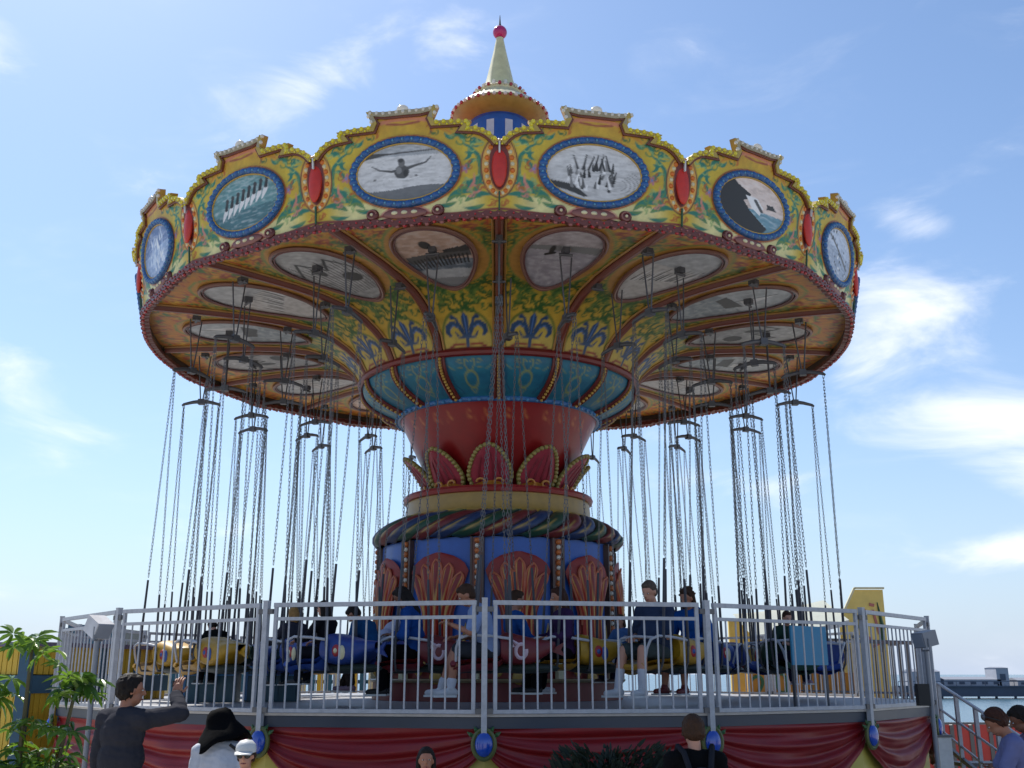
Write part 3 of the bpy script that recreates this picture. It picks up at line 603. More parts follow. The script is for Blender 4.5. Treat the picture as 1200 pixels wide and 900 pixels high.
# --- crown, bowl, petals
def crz(t): return (2.27 - .62 * t ** 1.9, 6.17 - .52 * t ** .85)
ts = np.linspace(0, 1, 27); ph = np.linspace(-11.25, 11.25, 37)
Ug = np.array([rad(p) * 1.9 for t_ in ts for p in ph]); Vg = np.array([1 - t_ for t_ in ts for p in ph])
C = Cv(Ug, Vg, S(36, 122, 150), soft=.02); C.put((fbm(Ug * 6 + 5, Vg * 6 + 5, 2) - .45) * .8, S(28, 84, 140)); GLD = S(150, 158, 92)
C.ring(0, .42, .085, .19, .022, GLD); C.spiral(-.12, .86, .01, .05, 0, 5, .016, GLD); C.spiral(.12, .86, .01, .05, 3.14, -2, .016, GLD)
for sg in (-1, 1): C.line([(sg * .02, .62), (sg * .07, .78), (sg * .06, .9), (sg * .02, .84)], .016, GLD); C.line([(sg * .1, .7), (sg * .22, .66), (sg * .3, .78)], .014, GLD); C.line([(sg * .3, .9), (sg * .26, .3), (sg * .18, .12)], .012, S(30, 70, 120))
C.line([(-.05, .2), (0, .1), (.05, .2)], .014, GLD)
mb = MB(); k = 37; P_ = [crz(t_) for t_ in ts]
mb.add([pt(P_[i][0], rad(p), P_[i][1]) for i in range(27) for p in ph], [(i * k + j, (i + 1) * k + j, (i + 1) * k + j + 1, i * k + j + 1) for i in range(26) for j in range(36)], 0, C.C)
CRP = mb.mesh('crown_panel', PAINT)
mb = MB(); pr = [crz(t_) for t_ in np.linspace(0, 1, 16)]
for sg in (-1, 1): mb.tube([(sg * .055, -r - .02, z - .015) for r, z in pr], .026, 6, 0)
mb.tube([(0, -r - .0, z - .0) for r, z in pr], .045, 6, 2)
for r, z in [crz(t_) for t_ in np.linspace(.03, .98, 15)]: mb.ell((0, -r - .04, z - .03), .026, n=6, m=5, mi=1)
CRR = mb.mesh('crown_rib', [DKRED, GOLD, BROWN])
for k_ in range(16): clink(CRP, 'crown_panel', 11.25 + k_ * 22.5); clink(CRR, 'crown_rib', k_ * 22.5)
mb = MB(); mb.tube([pt(2.30, 2 * pi * i / 80, 6.19) for i in range(80)], .06, 8, closed=True); cpart(mb, 'crown_band', paint_mat('crown_red', (122, 28, 30)))
mb = MB(); mb.tube([pt(1.655, 2 * pi * i / 80, 5.65) for i in range(80)], .05, 8, 0, closed=True)
for i in range(72): mb.ell(pt(1.70, 2 * pi * i / 72, 5.62), .028, n=6, m=5, mi=1)
cpart(mb, 'bowl_collar', [paint_mat('collar_blue', (42, 110, 176)), paint_mat('collar_bead', (70, 140, 196))])
bz = np.linspace(0, 1, 30)
def bowl(t_): return (1.635 - .66 * t_ ** .92 + .03 * sin(pi * t_), 5.62 - 1.28 * t_)
ang = np.linspace(0, 2 * pi, 241)[:-1]
Ub = np.array([(a % (pi / 8)) - pi / 16 for t_ in bz for a in ang]); Vb = np.array([t_ for t_ in bz for a in ang])
C = Cv(Ub, Vb, S(146, 20, 22), soft=.012)
for sg in (-1, 1): C.spiral(sg * .09, .13, .01, .05, 0, sg * 5, .012, S(196, 110, 60)); C.line([(sg * .02, .22), (sg * .06, .16), (sg * .16, .2)], .011, S(196, 110, 60))
C.put((fbm(Vb * 5 + 3, np.tile(np.arange(240) / 12., 30), 6) - .6) * .5, S(120, 18, 22))
mb = MB(); k = 240
mb.add([pt(bowl(t_)[0], a, bowl(t_)[1]) for t_ in bz for a in ang], [(i * k + j, (i + 1) * k + j, (i + 1) * k + (j + 1) % k, i * k + (j + 1) % k) for i in range(29) for j in range(k)], 0, C.C)
cpart(mb, 'bowl', mat('glossy_panel', attr='Col', rough=.36, coat=.12, spec=.4, vary=.14))
def petal_w(t_): return .33 * (sin(pi * min(1, .28 + .72 * (1 - t_) ** .62 * .72)) if t_ > 0 else .9)
def pw(t_): return .34 * math.sqrt(max(0, 1 - max(0, (t_ - .25) / .75) ** 1.6)) * (.80 + .2 * min(1, t_ / .3))
def petal(u, t_, d=0): z = 4.36 + .60 * t_; r = 1.11 + .16 * t_ + .27 * t_ * t_ + .08 * (1 - (u) ** 2) * sin(pi * t_ * .8) + d; return (u * pw(t_), -r, z)
mb = MB(); mb.grid(lambda i, j: petal(2 * i - 1, j * .995), 16, 18, 0); mb.grid(lambda i, j: petal(1 - 2 * i, j * .995, -.05), 16, 18, 1)
out_ = [petal(-1, t_) for t_ in np.linspace(0, 1, 16)] + [petal(1, t_) for t_ in np.linspace(.985, 0, 15)]
mb.tube(out_, .03, 6, 2)
for x_ in (-.55, -.2, .2, .55): mb.tube([(lambda p: (p[0], p[1] - .004, p[2]))(petal(x_ * (1 - .25 * q_), q_)) for q_ in np.linspace(.12, .86 - .25 * abs(x_), 9)], [.004, .014, .02, .02, .02, .018, .014, .010, .003], 6, 3)
PET = mb.mesh('petal', [paint_mat('petal_rose', (170, 58, 76)), DKRED, paint_mat('petal_edge', (120, 112, 52)), paint_mat('petal_rib', (140, 44, 60))])
mb = MB()
for p in along(out_, .07): mb.ell((p[0], p[1] - .02, p[2]), .036, n=8, m=5)
PETB = mb.mesh('petal_beads', paint_mat('petal_bead', (168, 152, 84)))
mb = MB(); mb.grid(lambda i, j: (lambda u, z: (u, -(1.22 - .1 * j - .02 * u * u), z))((-.3 + .6 * i), 4.36 + .16 * j * (1 + .6 * cos((i - .5) * 7))), 14, 5)
for sg in (-1, 1): mb.tube([(sg * (.14 + .07 * cos(a)), -1.24, 4.43 + .055 * sin(a)) for a in np.linspace(0, 5, 12)], .02, 5)
PETF = mb.mesh('petal_foot', paint_mat('petal_foot_gold', (206, 136, 40)))
for k_ in range(10):
    p = clink(PET, 'petal', -6 + k_ * 36); link('petal_beads', PETB, p, stuff=True); link('petal_foot', PETF, p)
# ledge, rope moulding, drum
mb = MB(); mb.lathe([(.9, 4.36), (1.42, 4.36), (1.53, 4.34), (1.55, 4.30), (1.53, 4.25), (1.49, 4.24)], 80); cpart(mb, 'ledge_rim', paint_mat('ledge_red', (150, 32, 36)))
mb = MB(); mb.lathe([(1.485, 4.25), (1.50, 4.12), (1.50, 4.02), (1.53, 3.97)], 80); cpart(mb, 'ledge_band', paint_mat('ledge_gold', (176, 144, 72)))
mb = MB(); mb.tube([pt(1.54, 2 * pi * i / 96, 3.955) for i in range(96)], .035, 6, closed=True)
for i in range(60): mb.ell(pt(1.57, 2 * pi * i / 60, 3.94), .036, n=6, m=5, mi=1)
cpart(mb, 'ledge_beads', [GOLD, paint_mat('bead_green', (60, 96, 84))])
rp = [(1.54, 3.95), (1.66, 3.90), (1.80, 3.83), (1.92, 3.74), (1.985, 3.65), (1.98, 3.57), (1.93, 3.51), (1.88, 3.50)]
rpR = np.interp(np.linspace(0, 7, 25), range(8), [p[0] for p in rp]); rpZ = np.interp(np.linspace(0, 7, 25), range(8), [p[1] for p in rp])
def strand(i, j):                                   # j along the profile, i across the strand
    q = j * 24; r = float(np.interp(q, range(25), rpR)); z = float(np.interp(q, range(25), rpZ)); bmp = .055 * sin(pi * i) ** .7
    a = rad(10 * (i - .5)) + rad(30) * (.5 - j); return pt(r + bmp * .8, a, z + bmp * .6)
STR = []
for (nm, rgb) in (('strand_red', (128, 40, 44)), ('strand_blue', (36, 66, 118)), ('strand_green', (34, 84, 62))):
    ii = np.array([i / 8 for i in range(9) for j in range(25)]); jj = np.array([j / 24 for i in range(9) for j in range(25)])
    C = Cv(ii, jj, S(*rgb), soft=.1); C.line([(.5, .42), (.5, .60)], [.03, .24], S(190, 160, 84)); C.put(fbm(ii * 9, jj * 14, 4) * .5 - .1, S(30, 44, 50)); C.put((np.abs(ii - .5) > .44).astype(float), S(40, 34, 34)); C.ell(.5, .05, .3, .05, S(224, 196, 110))
    q = MB(); q.grid(strand, 8, 24, 0, C.C); STR.append(q.mesh('rope_strand', PAINT))
for k_ in range(36): clink(STR[k_ % 3], 'rope_strand', k_ * 10 + 3)
mb = MB(); mb.lathe([(1.86, 3.52), (1.86, 1.80), (1.9, 1.78)], 100); cpart(mb, 'drum_wall', paint_mat('drum_blue', (44, 98, 188), vary=.18))
# scallop shells: five flutes each on a red board
def dm(u, v, d=0): return pt(1.875 + d, u / 1.875, 2.1 + v)
def shell_half(v): return float(np.interp(v, [-.45, 0, .35, .75, .93, 1.06, 1.16, 1.20], [.26, .24, .26, .41, .47, .40, .22, .05]))
mb = MB(); mb.grid(lambda i, j: dm((2 * i - 1) * shell_half(-.42 + 1.62 * j), -.42 + 1.62 * j, .04 + .03 * cos((2 * i - 1) * 1.4)), 24, 30)
SHB = mb.mesh('shell', paint_mat('shell_red', (150, 34, 26), rough=.6))
fl = []
for k_ in range(5):
    x1 = (-.37, -.20, 0, .20, .37)[k_]; x0 = x1 * .42; top = (.90, 1.03, 1.10, 1.03, .90)[k_]; w1 = .085; w0 = .04
    def flute(i, j, x0=x0, x1=x1, top=top):
        v = -.3 + (top + .3) * j; e = max(0, (v - .25) / (top - .25)) if v > .25 else 0; x = x0 + (x1 - x0) * e ** 1.4; wd = w0 + (w1 - w0) * e
        if j > .9: wd *= math.sqrt(max(0.02, 1 - ((j - .9) / .1) ** 2))
        s_ = 2 * i - 1; return dm(x + s_ * wd, v, .075 + .055 * (1 - s_ * s_) * (1 - .6 * max(0, (j - .75) / .25)))
    ii = np.array([i / 10 for i in range(11) for j in range(31)]); jj = np.array([j / 30 for i in range(11) for j in range(31)])
    C = Cv(ii, jj, S(196, 56, 34), soft=.08); C.line([(.5, .3), (.5, .9)], [.16, .7], S(224, 170, 88)); C.line([(.5, .88), (.5, .95)], .5, S(150, 40, 36))
    q = MB(); q.grid(flute, 10, 30, 0, C.C)
    q.tube([flute(i, j) for i, j in [(0, y) for y in np.linspace(.4, .9, 8)] + [(.5 - .5 * cos(pi * x), .9 + .1 * sin(pi * x)) for x in np.linspace(.1, .9, 9)] + [(1, y) for y in np.linspace(.9, .4, 8)]], .018, 5, 0, col=S(206, 112, 76)); fl.append(q.mesh('shell_flute', PAINT))
mb = MB()
for (u, v, r_) in [(0, -.38, .07), (0, -.55, .10), (-.18, -.36, .045), (.18, -.36, .045), (-.3, -.48, .04), (.3, -.48, .04)]: mb.ell(dm(u, v, .06), (r_, .05, r_), n=10, m=8)
for sg in (-1, 1):
    mb.tube([dm(sg * (.2 + .16 * x), -.3 - .22 * sin(x * 3), .06) for x in np.linspace(0, 1, 10)], .028, 6); mb.tube([dm(sg * (.40 + .03 * x), -.1 + .3 * x, .03) for x in np.linspace(-1, 1, 6)], [.01, .03, .035, .03, .02, .005], 6)
SHO = mb.mesh('shell_scroll', GOLD)
mb = MB(); mb.box((0, -1.895, 2.66), (.15, .06, 1.68), mi=0)
for sg in (-1, 1): mb.box((sg * .085, -1.90, 2.66), (.03, .09, 1.70), mi=1)
PIL = mb.mesh('pilaster', [BROWN, paint_mat('pilaster_edge', (84, 60, 50))], smooth=False)
mb = MB()
for i in range(22): mb.ell((0, -1.935, 1.88 + .075 * i), .043 if i % 2 else .034, n=8, m=6, mi=i % 2)
PILB = mb.mesh('pilaster_bulbs', [BULB_W, paint_mat('amber_bulb', (200, 110, 50))])
for k_ in range(10):
    p = clink(SHB, 'shell', 9 + k_ * 36)
    for f_ in fl: link('shell_flute', f_, p)
    link('shell_scroll', SHO, p)
    p = clink(PIL, 'pilaster', -9 + k_ * 36); link('pilaster_bulbs', PILB, p)
mb = MB(); mb.lathe([(1.84, 1.82), (1.84, 1.50)], 80); cpart(mb, 'plinth_wall', paint_mat('plinth_red', (136, 40, 36)))
mb = MB(); mb.lathe([(1.83, 1.53), (1.98, 1.53), (2.0, 1.51), (1.98, 1.48)], 80); cpart(mb, 'plinth_ledge', paint_mat('plinth_tan', (150, 132, 96)))
mb = MB(); mb.lathe([(1.94, 1.48), (1.95, DZ + .003)], 80); cpart(mb, 'plinth_base', paint_mat('plinth_dark_red', (126, 34, 32)))
for k_ in range(20):
    mb = MB(); mb.add([pt(1.87, rad(-5), 1.54), pt(1.87, rad(5), 1.54), pt(1.86, rad(3.4), 1.78), pt(1.86, rad(-3.4), 1.78)], [(0, 1, 2, 3)]) if k_ == 0 else None
    if k_ == 0: PLP = mb.mesh('plinth_panel', paint_mat('plinth_panel_red', (150, 54, 44)), smooth=False)
    clink(PLP, 'plinth_panel', k_ * 18)
    if k_ % 2 == 0:
        mb = MB(); mb.box((0, -1.93, 1.65), (.09, .1, .24)) if k_ == 0 else None
        if k_ == 0: PLK = mb.mesh('plinth_block', CREAM, smooth=False)
        clink(PLK, 'plinth_block', -9 + k_ * 18)
# ------------------------------------------------------------------ platform
A0, DA = -1.16, 20.736
POST = [A0 + k * DA for k in range(-3, 4)]; rest = 360 - 6 * DA
POST += [POST[6] + rest * k / 11 for k in range(1, 11)]; NP = len(POST)      # 17 posts
RP = 6.29
PL = thing('ride_platform', 'round raised platform under the swings with red swag skirt and blue jewels', 'platform', (0, 0, GZ))
def pl(mb, name, mats, **k): return mb.build(name, mats, PL, (0, 0, -GZ), **k)
DECK = mat('deck_paint', S(168, 170, 176), rough=.5, vary=.2, nscale=1.2)
mb = MB(); ro = 6.33; poly = [pt(ro, rad(a), DZ) for a in POST]; mb.add(poly, [tuple(range(NP))]); pl(mb, 'deck', DECK, smooth=False)
BANDM = paint_mat('band_slate', (50, 62, 80), vary=.18, nscale=3); LIPM = paint_mat('lip_white', (205, 200, 196)); SKY_ = paint_mat('skirt_yellow', (206, 190, 84), vary=.16, nscale=2)
SWAGM = mat('swag_red', S(146, 20, 25), rough=.45, coat=0, spec=.5, vary=.2, nscale=2.5)
def side(k, t_, R, z):                              # point on platform side k, t in 0..1
    a, b_ = pt(R, rad(POST[k]), z), pt(R, rad(POST[(k + 1) % NP]), z); return a.lerp(b_, t_)
for k in range(NP):
    mb = MB(); c = [side(k, t_, R, z) for (R, z) in ((6.33, DZ), (6.385, DZ), (6.385, DZ - .025), (6.33, DZ - .025)) for t_ in (0, 1)]
    mb.add(c, [(0, 1, 3, 2), (2, 3, 5, 4), (4, 5, 7, 6)]); pl(mb, 'deck_lip', LIPM, smooth=False)
    mb = MB(); c = [side(k, t_, R, z) for (R, z) in ((6.35, DZ - .025), (6.365, DZ - .03), (6.365, DZ - .135), (6.28, DZ - .14)) for t_ in (0, 1)]
    mb.add(c, [(0, 1, 3, 2), (2, 3, 5, 4), (4, 5, 7, 6)]); pl(mb, 'edge_band', BANDM, smooth=False)
    mb = MB(); mb.grid(lambda i, j: side(k, i, 6.27, GZ + (DZ - .15 - GZ) * j), 6, 6); pl(mb, 'skirt_panel', SKY_, smooth=False)
    def sw(i, j):
        s_ = 4 * i * (1 - i); tie = 1 - min(1, min(i, 1 - i) / .06)
        top = DZ - .135; bot = .90 - .50 * s_ ** .75; z = top + (bot - top) * j
        dep = .04 + .05 * s_ ** .5 * (.4 + .6 * j) + (.034 * sin(j * 2 * pi * 3.4 + .6 + .7 * sin(i * 5 + k * 1.7) + .8 * i) + .012 * sin(j * 2 * pi * 7.3 + 3 * i + k)) * (.35 + .65 * s_) * min(1, 6 * (1 - j) + .3) + .012 * sin(i * 31 + k * 2) * j
        p = side(k, i, 6.28, z); nrm = Vector((p.x, p.y, 0)).normalized(); return p + nrm * dep
    mb = MB(); mb.grid(sw, 40, 34); pl(mb, 'swag', SWAGM, angle=80)
# jewel medallions
mb = MB(); mb.ell((0, 0, 0), (.088, .05, .115), n=18, m=12); JW = mb.mesh('jewel', paint_mat('jewel_blue', (26, 78, 190), rough=.12, coat=.8))
mb = MB(); mb.tube([(.105 * cos(a), -.01, .135 * sin(a)) for a in np.linspace(0, 2 * pi, 29)[:-1]], .024, 6, 0, closed=True)
for sg in (-1, 1):
    for (a, l) in ((60, .07), (35, .08), (85, .05)):
        d = Vector((cos(rad(a)) * sg, 0, sin(rad(a)))); p = d * .12; mb.tube([p, p + d * l * .5 + Vector((0, -.01, 0)), p + d * l], [.014, .022, .004], 6, 1)
MDF = mb.mesh('medallion_frame', [paint_mat('frame_olive', (96, 104, 50)), paint_mat('leaf_green_paint', (48, 96, 44))])
for a in POST:
    p = pt(6.40, rad(a), .945 - GZ); m_ = link('medallion', MDF, PL, tuple(p), rad(a)); link('jewel', JW, m_, (0, -.02, 0))

# ------------------------------------------------------------------ railing round the platform
FN = thing('platform_railing', 'grey tubular railing with balusters round the carousel platform', 'railing', (0, 0, DZ))
mb = MB(); mb.box((0, 0, .46), (.055, .055, 1.28)); mb.box((0, 0, 1.105), (.060, .060, .012))
PM = mb.mesh('post', RAIL, smooth=False)
mb = MB()
mb.box((0, 0, 0), (.17, .045, .05))
CLM = mb.mesh('clamp', STEEL, smooth=False)
GAP_SIDE = 7                                         # opening for the stairs
for k, a in enumerate(POST):
    p = pt(RP + .12, rad(a), 0); o = link('post', PM, FN, tuple(p), rad(a)); [link('clamp', CLM, o, (0, 0, z)) for z in (.03, 1.0)]
BAL = MB().tube([(0, 0, .045), (0, 0, .915)], .0098, 6, cap=False).mesh('baluster', RAIL)
UPR = MB().box((0, 0, .53), (.036, .034, 1.04)).mesh('upright', RAIL, smooth=False)
for k in range(NP):
    if k == GAP_SIDE: continue
    a, b_ = pt(RP + .12, rad(POST[k]), 0), pt(RP + .12, rad(POST[(k + 1) % NP]), 0); d = b_ - a; Ln = d.length; mid = (a + b_) / 2
    mb = MB(); hl = Ln / 2 - .085; mb.box((0, 0, 1.065), (2 * hl, .042, .044))
    rz = math.atan2(d.y, d.x); o = mb.build('railing_panel', RAIL, FN, tuple(mid), rz, smooth=False)
    MB().box((0, 0, .925), (2 * hl - .05, .03, .034)).build('mid_rail', RAIL, o, smooth=False); MB().box((0, 0, .025), (2 * hl, .04, .036)).build('bottom_rail', RAIL, o, smooth=False)
    for sg in (-1, 1): link('upright', UPR, o, (sg * (hl - .022), 0, 0))
    nbal = 14
    for i in range(nbal): link('baluster', BAL, o, (-hl + .03 + (2 * hl - .06) * (i + 1) / (nbal + 1), 0, 0))

# ------------------------------------------------------------------ swings
def chain(mb, a, b, link_l=.064):
    a, b = Vector(a), Vector(b); d = b - a; n = int(d.length / (link_l * .76)); d.normalize()
    x = d.cross(Vector((0, 1, 0.01))).normalized(); y = d.cross(x)
    for i in range(n):
        c = a + d * (link_l * .76 * (i + .5)); s_ = x if i % 2 else y
        lp = [c + d * (u * link_l / 2) + s_ * (v * .0115) for u, v in ((-1, .35), (-.6, 1), (.6, 1), (1, .35), (1, -.35), (.6, -1), (-.6, -1), (-1, -.35))]
        mb.tube(lp, .0038, 3, closed=True)
SEATZ = 1.70                                        # seat pan height
def bez(f): return f
HULLC = {'yellow': ((190, 146, 30), (184, 138, 28)), 'blue': ((32, 66, 144), (36, 76, 164)), 'red': ((116, 28, 34), (126, 30, 36)), 'green': ((30, 68, 50), (34, 78, 58))}
SEATM = {}
def seat_meshes(color):
    if color in SEATM: return SEATM[color]
    hull = paint_mat(color + '_hull', HULLC[color][0], rough=.5, coat=.05, vary=.3, nscale=9); pad = paint_mat(color + '_seat', HULLC[color][1], rough=.5); under = paint_mat(color + '_underside', (44, 54, 44), rough=.6)
    # backrest hull: rounded body tapering to a tail behind the rider
    xs = np.linspace(0, 1, 15); 
    def hl(i, j):
        x = -.02 - .62 * i; w_ = .26 * (1 - .25 * i ** 2) * (1 if i < .7 else math.sqrt(max(.02, 1 - ((i - .7) / .32) ** 2)));
        hgt = float(np.interp(i, [0, .08, .25, .55, .75, .9, 1], [.15, .20, .20, .17, .12, .08, .045])); zc = float(np.interp(i, [0, .3, .6, 1], [.16, .13, .12, .2]))
        a = 2 * pi * j; ca, sa = cos(a), sin(a); f_ = lambda q: abs(q) ** .62 * (1 if q >= 0 else -1)
        return (x, w_ * f_(ca), zc + hgt * f_(sa) * (.72 if sa < 0 else 1))
    mb = MB(); mb.grid(hl, 16, 28, 0); mb.add([hl(0, j / 28) for j in range(28)], [tuple(range(28))], 0)
    # tail fin
    mb.add([(-.58, -.012, .15), (-.76, -.012, .25), (-.71, -.012, .16), (-.77, -.012, .08), (-.58, .012, .15), (-.76, .012, .25), (-.71, .012, .16), (-.77, .012, .08)],
           [(0, 1, 2), (0, 2, 3), (6, 5, 4), (7, 6, 4), (0, 4, 5, 1), (1, 5, 6, 2), (2, 6, 7, 3), (3, 7, 4, 0)], 0)
    r = {'backrest': mb.mesh('backrest', [hull])}
    mb = MB()
    def pan(i, j):
        x = .50 - .54 * i; s_ = 2 * j - 1; return (x, s_ * .225 * (1 - .12 * (1 - i) ** 3), .02 + .045 * abs(s_) ** 3 + .05 * (1 - i) ** 4 * -1 + .09 * max(0, i - .85) / .15 * .6)
    mb.grid(pan, 12, 10, 0); mb.grid(lambda i, j: (lambda p: (p[0], p[1], p[2] - .055 - .03 * (1 - (2 * j - 1) ** 2)))(pan(i, 1 - j)), 12, 10, 0)
    mb.tube([pan(0, j / 10) for j in range(11)], .035, 6); r['seat'] = mb.mesh('seat', pad)
    mb = MB(); mb.ell((-.30, 0, -.04), (.40, .18, .06), n=14, m=8); r['under_frame'] = mb.mesh('under_frame', under)
    # flower emblem on both flanks
    c1 = {'yellow': RED, 'blue': paint_mat('emblem_red', (176, 36, 44)), 'red': WHITE, 'green': CREAM}[color]; c2 = {'yellow': paint_mat('emblem_blue', (50, 86, 160)), 'blue': CREAM, 'red': paint_mat('emblem_pink', (216, 190, 200)), 'green': RED}[color]
    for sg in (-1, 1):
        y = sg * .243; mb = MB()
        if color == 'red': mb.tube([(-.24 + .06 * sin(a * 1.0), y, .14 + .075 * cos(a)) for a in np.linspace(-.4, 5.0, 14)], .022, 6, 1); mb.tube([(-.2, y, .21), (-.13, y, .26), (-.15, y, .18)], .025, 6, 1)
        else:
            mb.ell((-.24, y, .15), (.06, .02, .07), n=10, m=6, mi=0); mb.ell((-.32, y, .13), (.045, .018, .08), n=8, m=6, mi=1); mb.ell((-.24, y + sg * .012, .15), (.03, .016, .03), n=8, m=6, mi=1)
        r['emblem%d' % sg] = mb.mesh('emblem', [c1, c2])
    SEATM[color] = r; return r
HW = .29
mb = MB()
for sg in (-1, 1): mb.tube([(0, sg * .10, 6.79), (0, sg * .015, 5.985)], .011, 6)
ROD_O = mb.mesh('hanger_rods', DKSTEEL)
mb = MB()
for sg in (-1, 1): mb.tube([(sg * .08, 0, 6.83), (sg * .015, 0, 5.985)], .011, 6)
ROD_M = mb.mesh('hanger_rods', DKSTEEL)
mb = MB(); mb.tube([(0, -HW - .03, 5.925), (0, -HW, 5.95), (0, -.14, 5.985), (0, 0, 6.0), (0, .14, 5.985), (0, HW, 5.95), (0, HW + .03, 5.925)], [.018, .024, .030, .034, .030, .024, .018], 8); mb.box((0, 0, 5.99), (.09, .10, .09))
SPR = mb.mesh('spreader_bar', DKSTEEL)
CHM, SLV = [], []
for sg in (-1, 1):
    for (x, top) in ((.27, 2.88), (-.13, 2.66)):
        a = Vector((x * .06, sg * HW, 5.93)); b = Vector((x, sg * (HW - .01), SEATZ + .20)); f_ = (a.z - top) / (a.z - b.z); m_ = a.lerp(b, f_)
        q = MB(); chain(q, a, m_); CHM.append(q.mesh('chain', STEEL, smooth=False)); q = MB(); q.tube([m_, b], [.015, .018], 8); SLV.append(q.mesh('chain_sleeve', SLEEVE))
STR_ = [MB().tube([(x, -.28, .20), (x, -.265, .03), (x, -.22, -.06), (x, .22, -.06), (x, .265, .03), (x, .28, .20)], .014, 6).mesh('chain_bracket', DKSTEEL) for x in (.27, -.13)]
mb = MB()
for sg in (-1, 1): mb.tube([(-.12, sg * .275, .27), (.10, sg * .275, .30), (.34, sg * .27, .31), (.44, sg * .255, .27), (.47, sg * .22, .17), (.47, sg * .18, .03)], .016, 8)
mb.tube([(.40, -.265, .29), (.42, 0, .31), (.40, .265, .29)], .016, 8); LAPB = mb.mesh('lap_bar', RAIL)

RINGS = {'outer': (4.98, 0), 'middle': (4.45, 11.25), 'inner': (3.6, 0)}
SW = {}                                             # (ring, k) -> (origin, heading)
colors = {('outer', 0): 'red', ('outer', 1): 'yellow', ('outer', 2): 'green', ('outer', -1): 'blue', ('outer', -2): 'yellow', ('outer', -3): 'yellow', ('outer', 3): 'blue', ('middle', 0): 'yellow', ('middle', -1): 'red', ('middle', 1): 'blue',
          ('middle', -2): 'blue', ('middle', 2): 'blue', ('middle', -3): 'green', ('inner', 0): 'red', ('inner', -1): 'blue', ('inner', 1): 'yellow', ('middle', 3): 'yellow', ('middle', -4): 'yellow'}
twist = {('outer', 1): 14, ('middle', 1): 12, ('outer', -3): 28, ('outer', 0): 4, ('inner', 0): -160, ('inner', 1): 14, ('outer', 2): 52, ('outer', -1): -6, ('middle', -2): -14, ('middle', -3): 10}
nudge = {('outer', 2): 1.8, ('inner', 1): 5.0, ('inner', -1): -1.5, ('inner', 0): 2.0}
riders = {('outer', 0): 'the rider in pale blue', ('outer', 1): 'the big man in the slate T-shirt', ('outer', 2): 'the rider behind the teal board', ('outer', -1): 'the small rider in black',
          ('middle', 0): 'the rider in the purple top', ('middle', -1): 'the rider with a white bag', ('middle', 1): 'the rider in the bright blue jacket', ('middle', -2): 'the fair haired rider', ('middle', -3): 'the rider in a dark coat',
          ('inner', -1): 'the stooping rider in a blue jacket', ('inner', 0): 'the rider in white trainers', ('inner', 1): 'the small brown haired child'}
pal = ['yellow', 'blue', 'red', 'green', 'blue', 'yellow']
allsw = []
for ri, (rg, (R, off)) in enumerate(RINGS.items()):
    for k in range(-8, 8):
        a = off + k * 22.5 + nudge.get((rg, k), 0) + (random.uniform(-1.2, 1.2) if (rg, k) not in riders else 0)
        allsw.append((rg, k, R, a, colors.get((rg, k), pal[(k * 7 + ri * 2) % 6])))
empt = {}                                           # order the empty swings left to right inside ring, half and colour
for s_ in allsw:
    if (s_[0], s_[1]) in riders: continue
    near = cos(rad(s_[3])) > .2
    empt.setdefault((s_[0], near, s_[4]), []).append(s_)
ORD = ['leftmost', 'second from left', 'third from left', 'fourth from left', 'fifth from left', 'sixth from left', 'seventh from left']
for (rg, k, R, a, colr) in allsw:
    if (rg, k) in riders: lab = '%s swing in the %s ring under %s' % (colr, rg, riders[(rg, k)])
    else:
        near = cos(rad(a)) > .2; grp = sorted(empt[(rg, near, colr)], key=lambda s_: sin(rad(s_[3])) * s_[2]); i = [g[1] for g in grp].index(k)
        if len(grp) == 1: lab = 'only empty %s swing in the %s half of the %s ring' % (colr, 'near' if near else 'far', rg)
        else: lab = 'empty %s swing, %s in the %s half of the %s ring' % (colr, ORD[i], 'near' if near else 'far', rg)
    tw = twist.get((rg, k), random.uniform(-7, 7)); hd = rad(a) + pi + rad(tw); p = pt(R, rad(a), 0)
    t_ = thing('chair_swing', lab, 'swing', (p.x, p.y, SEATZ), hd, 'chain swings hanging from the carousel canopy'); SW[(rg, k)] = (Vector((p.x, p.y, SEATZ)), hd)
    o = link('hanger_rods', ROD_M if rg == 'middle' else ROD_O, t_, (0, 0, -SEATZ))
    o = link('spreader_bar', SPR, t_, (0, 0, -SEATZ))
    for me in CHM: link('chain', me, t_, (0, 0, -SEATZ))
    for me in SLV: link('chain_sleeve', me, t_, (0, 0, -SEATZ))
    sm = seat_meshes(colr); b_ = link('backrest', sm['backrest'], t_); link('emblem', sm['emblem1'], b_); link('emblem', sm['emblem-1'], b_); s_ = link('seat', sm['seat'], t_); link('under_frame', sm['under_frame'], s_); [link('chain_bracket', b2, s_) for b2 in STR_]; link('lap_bar', LAPB, t_)

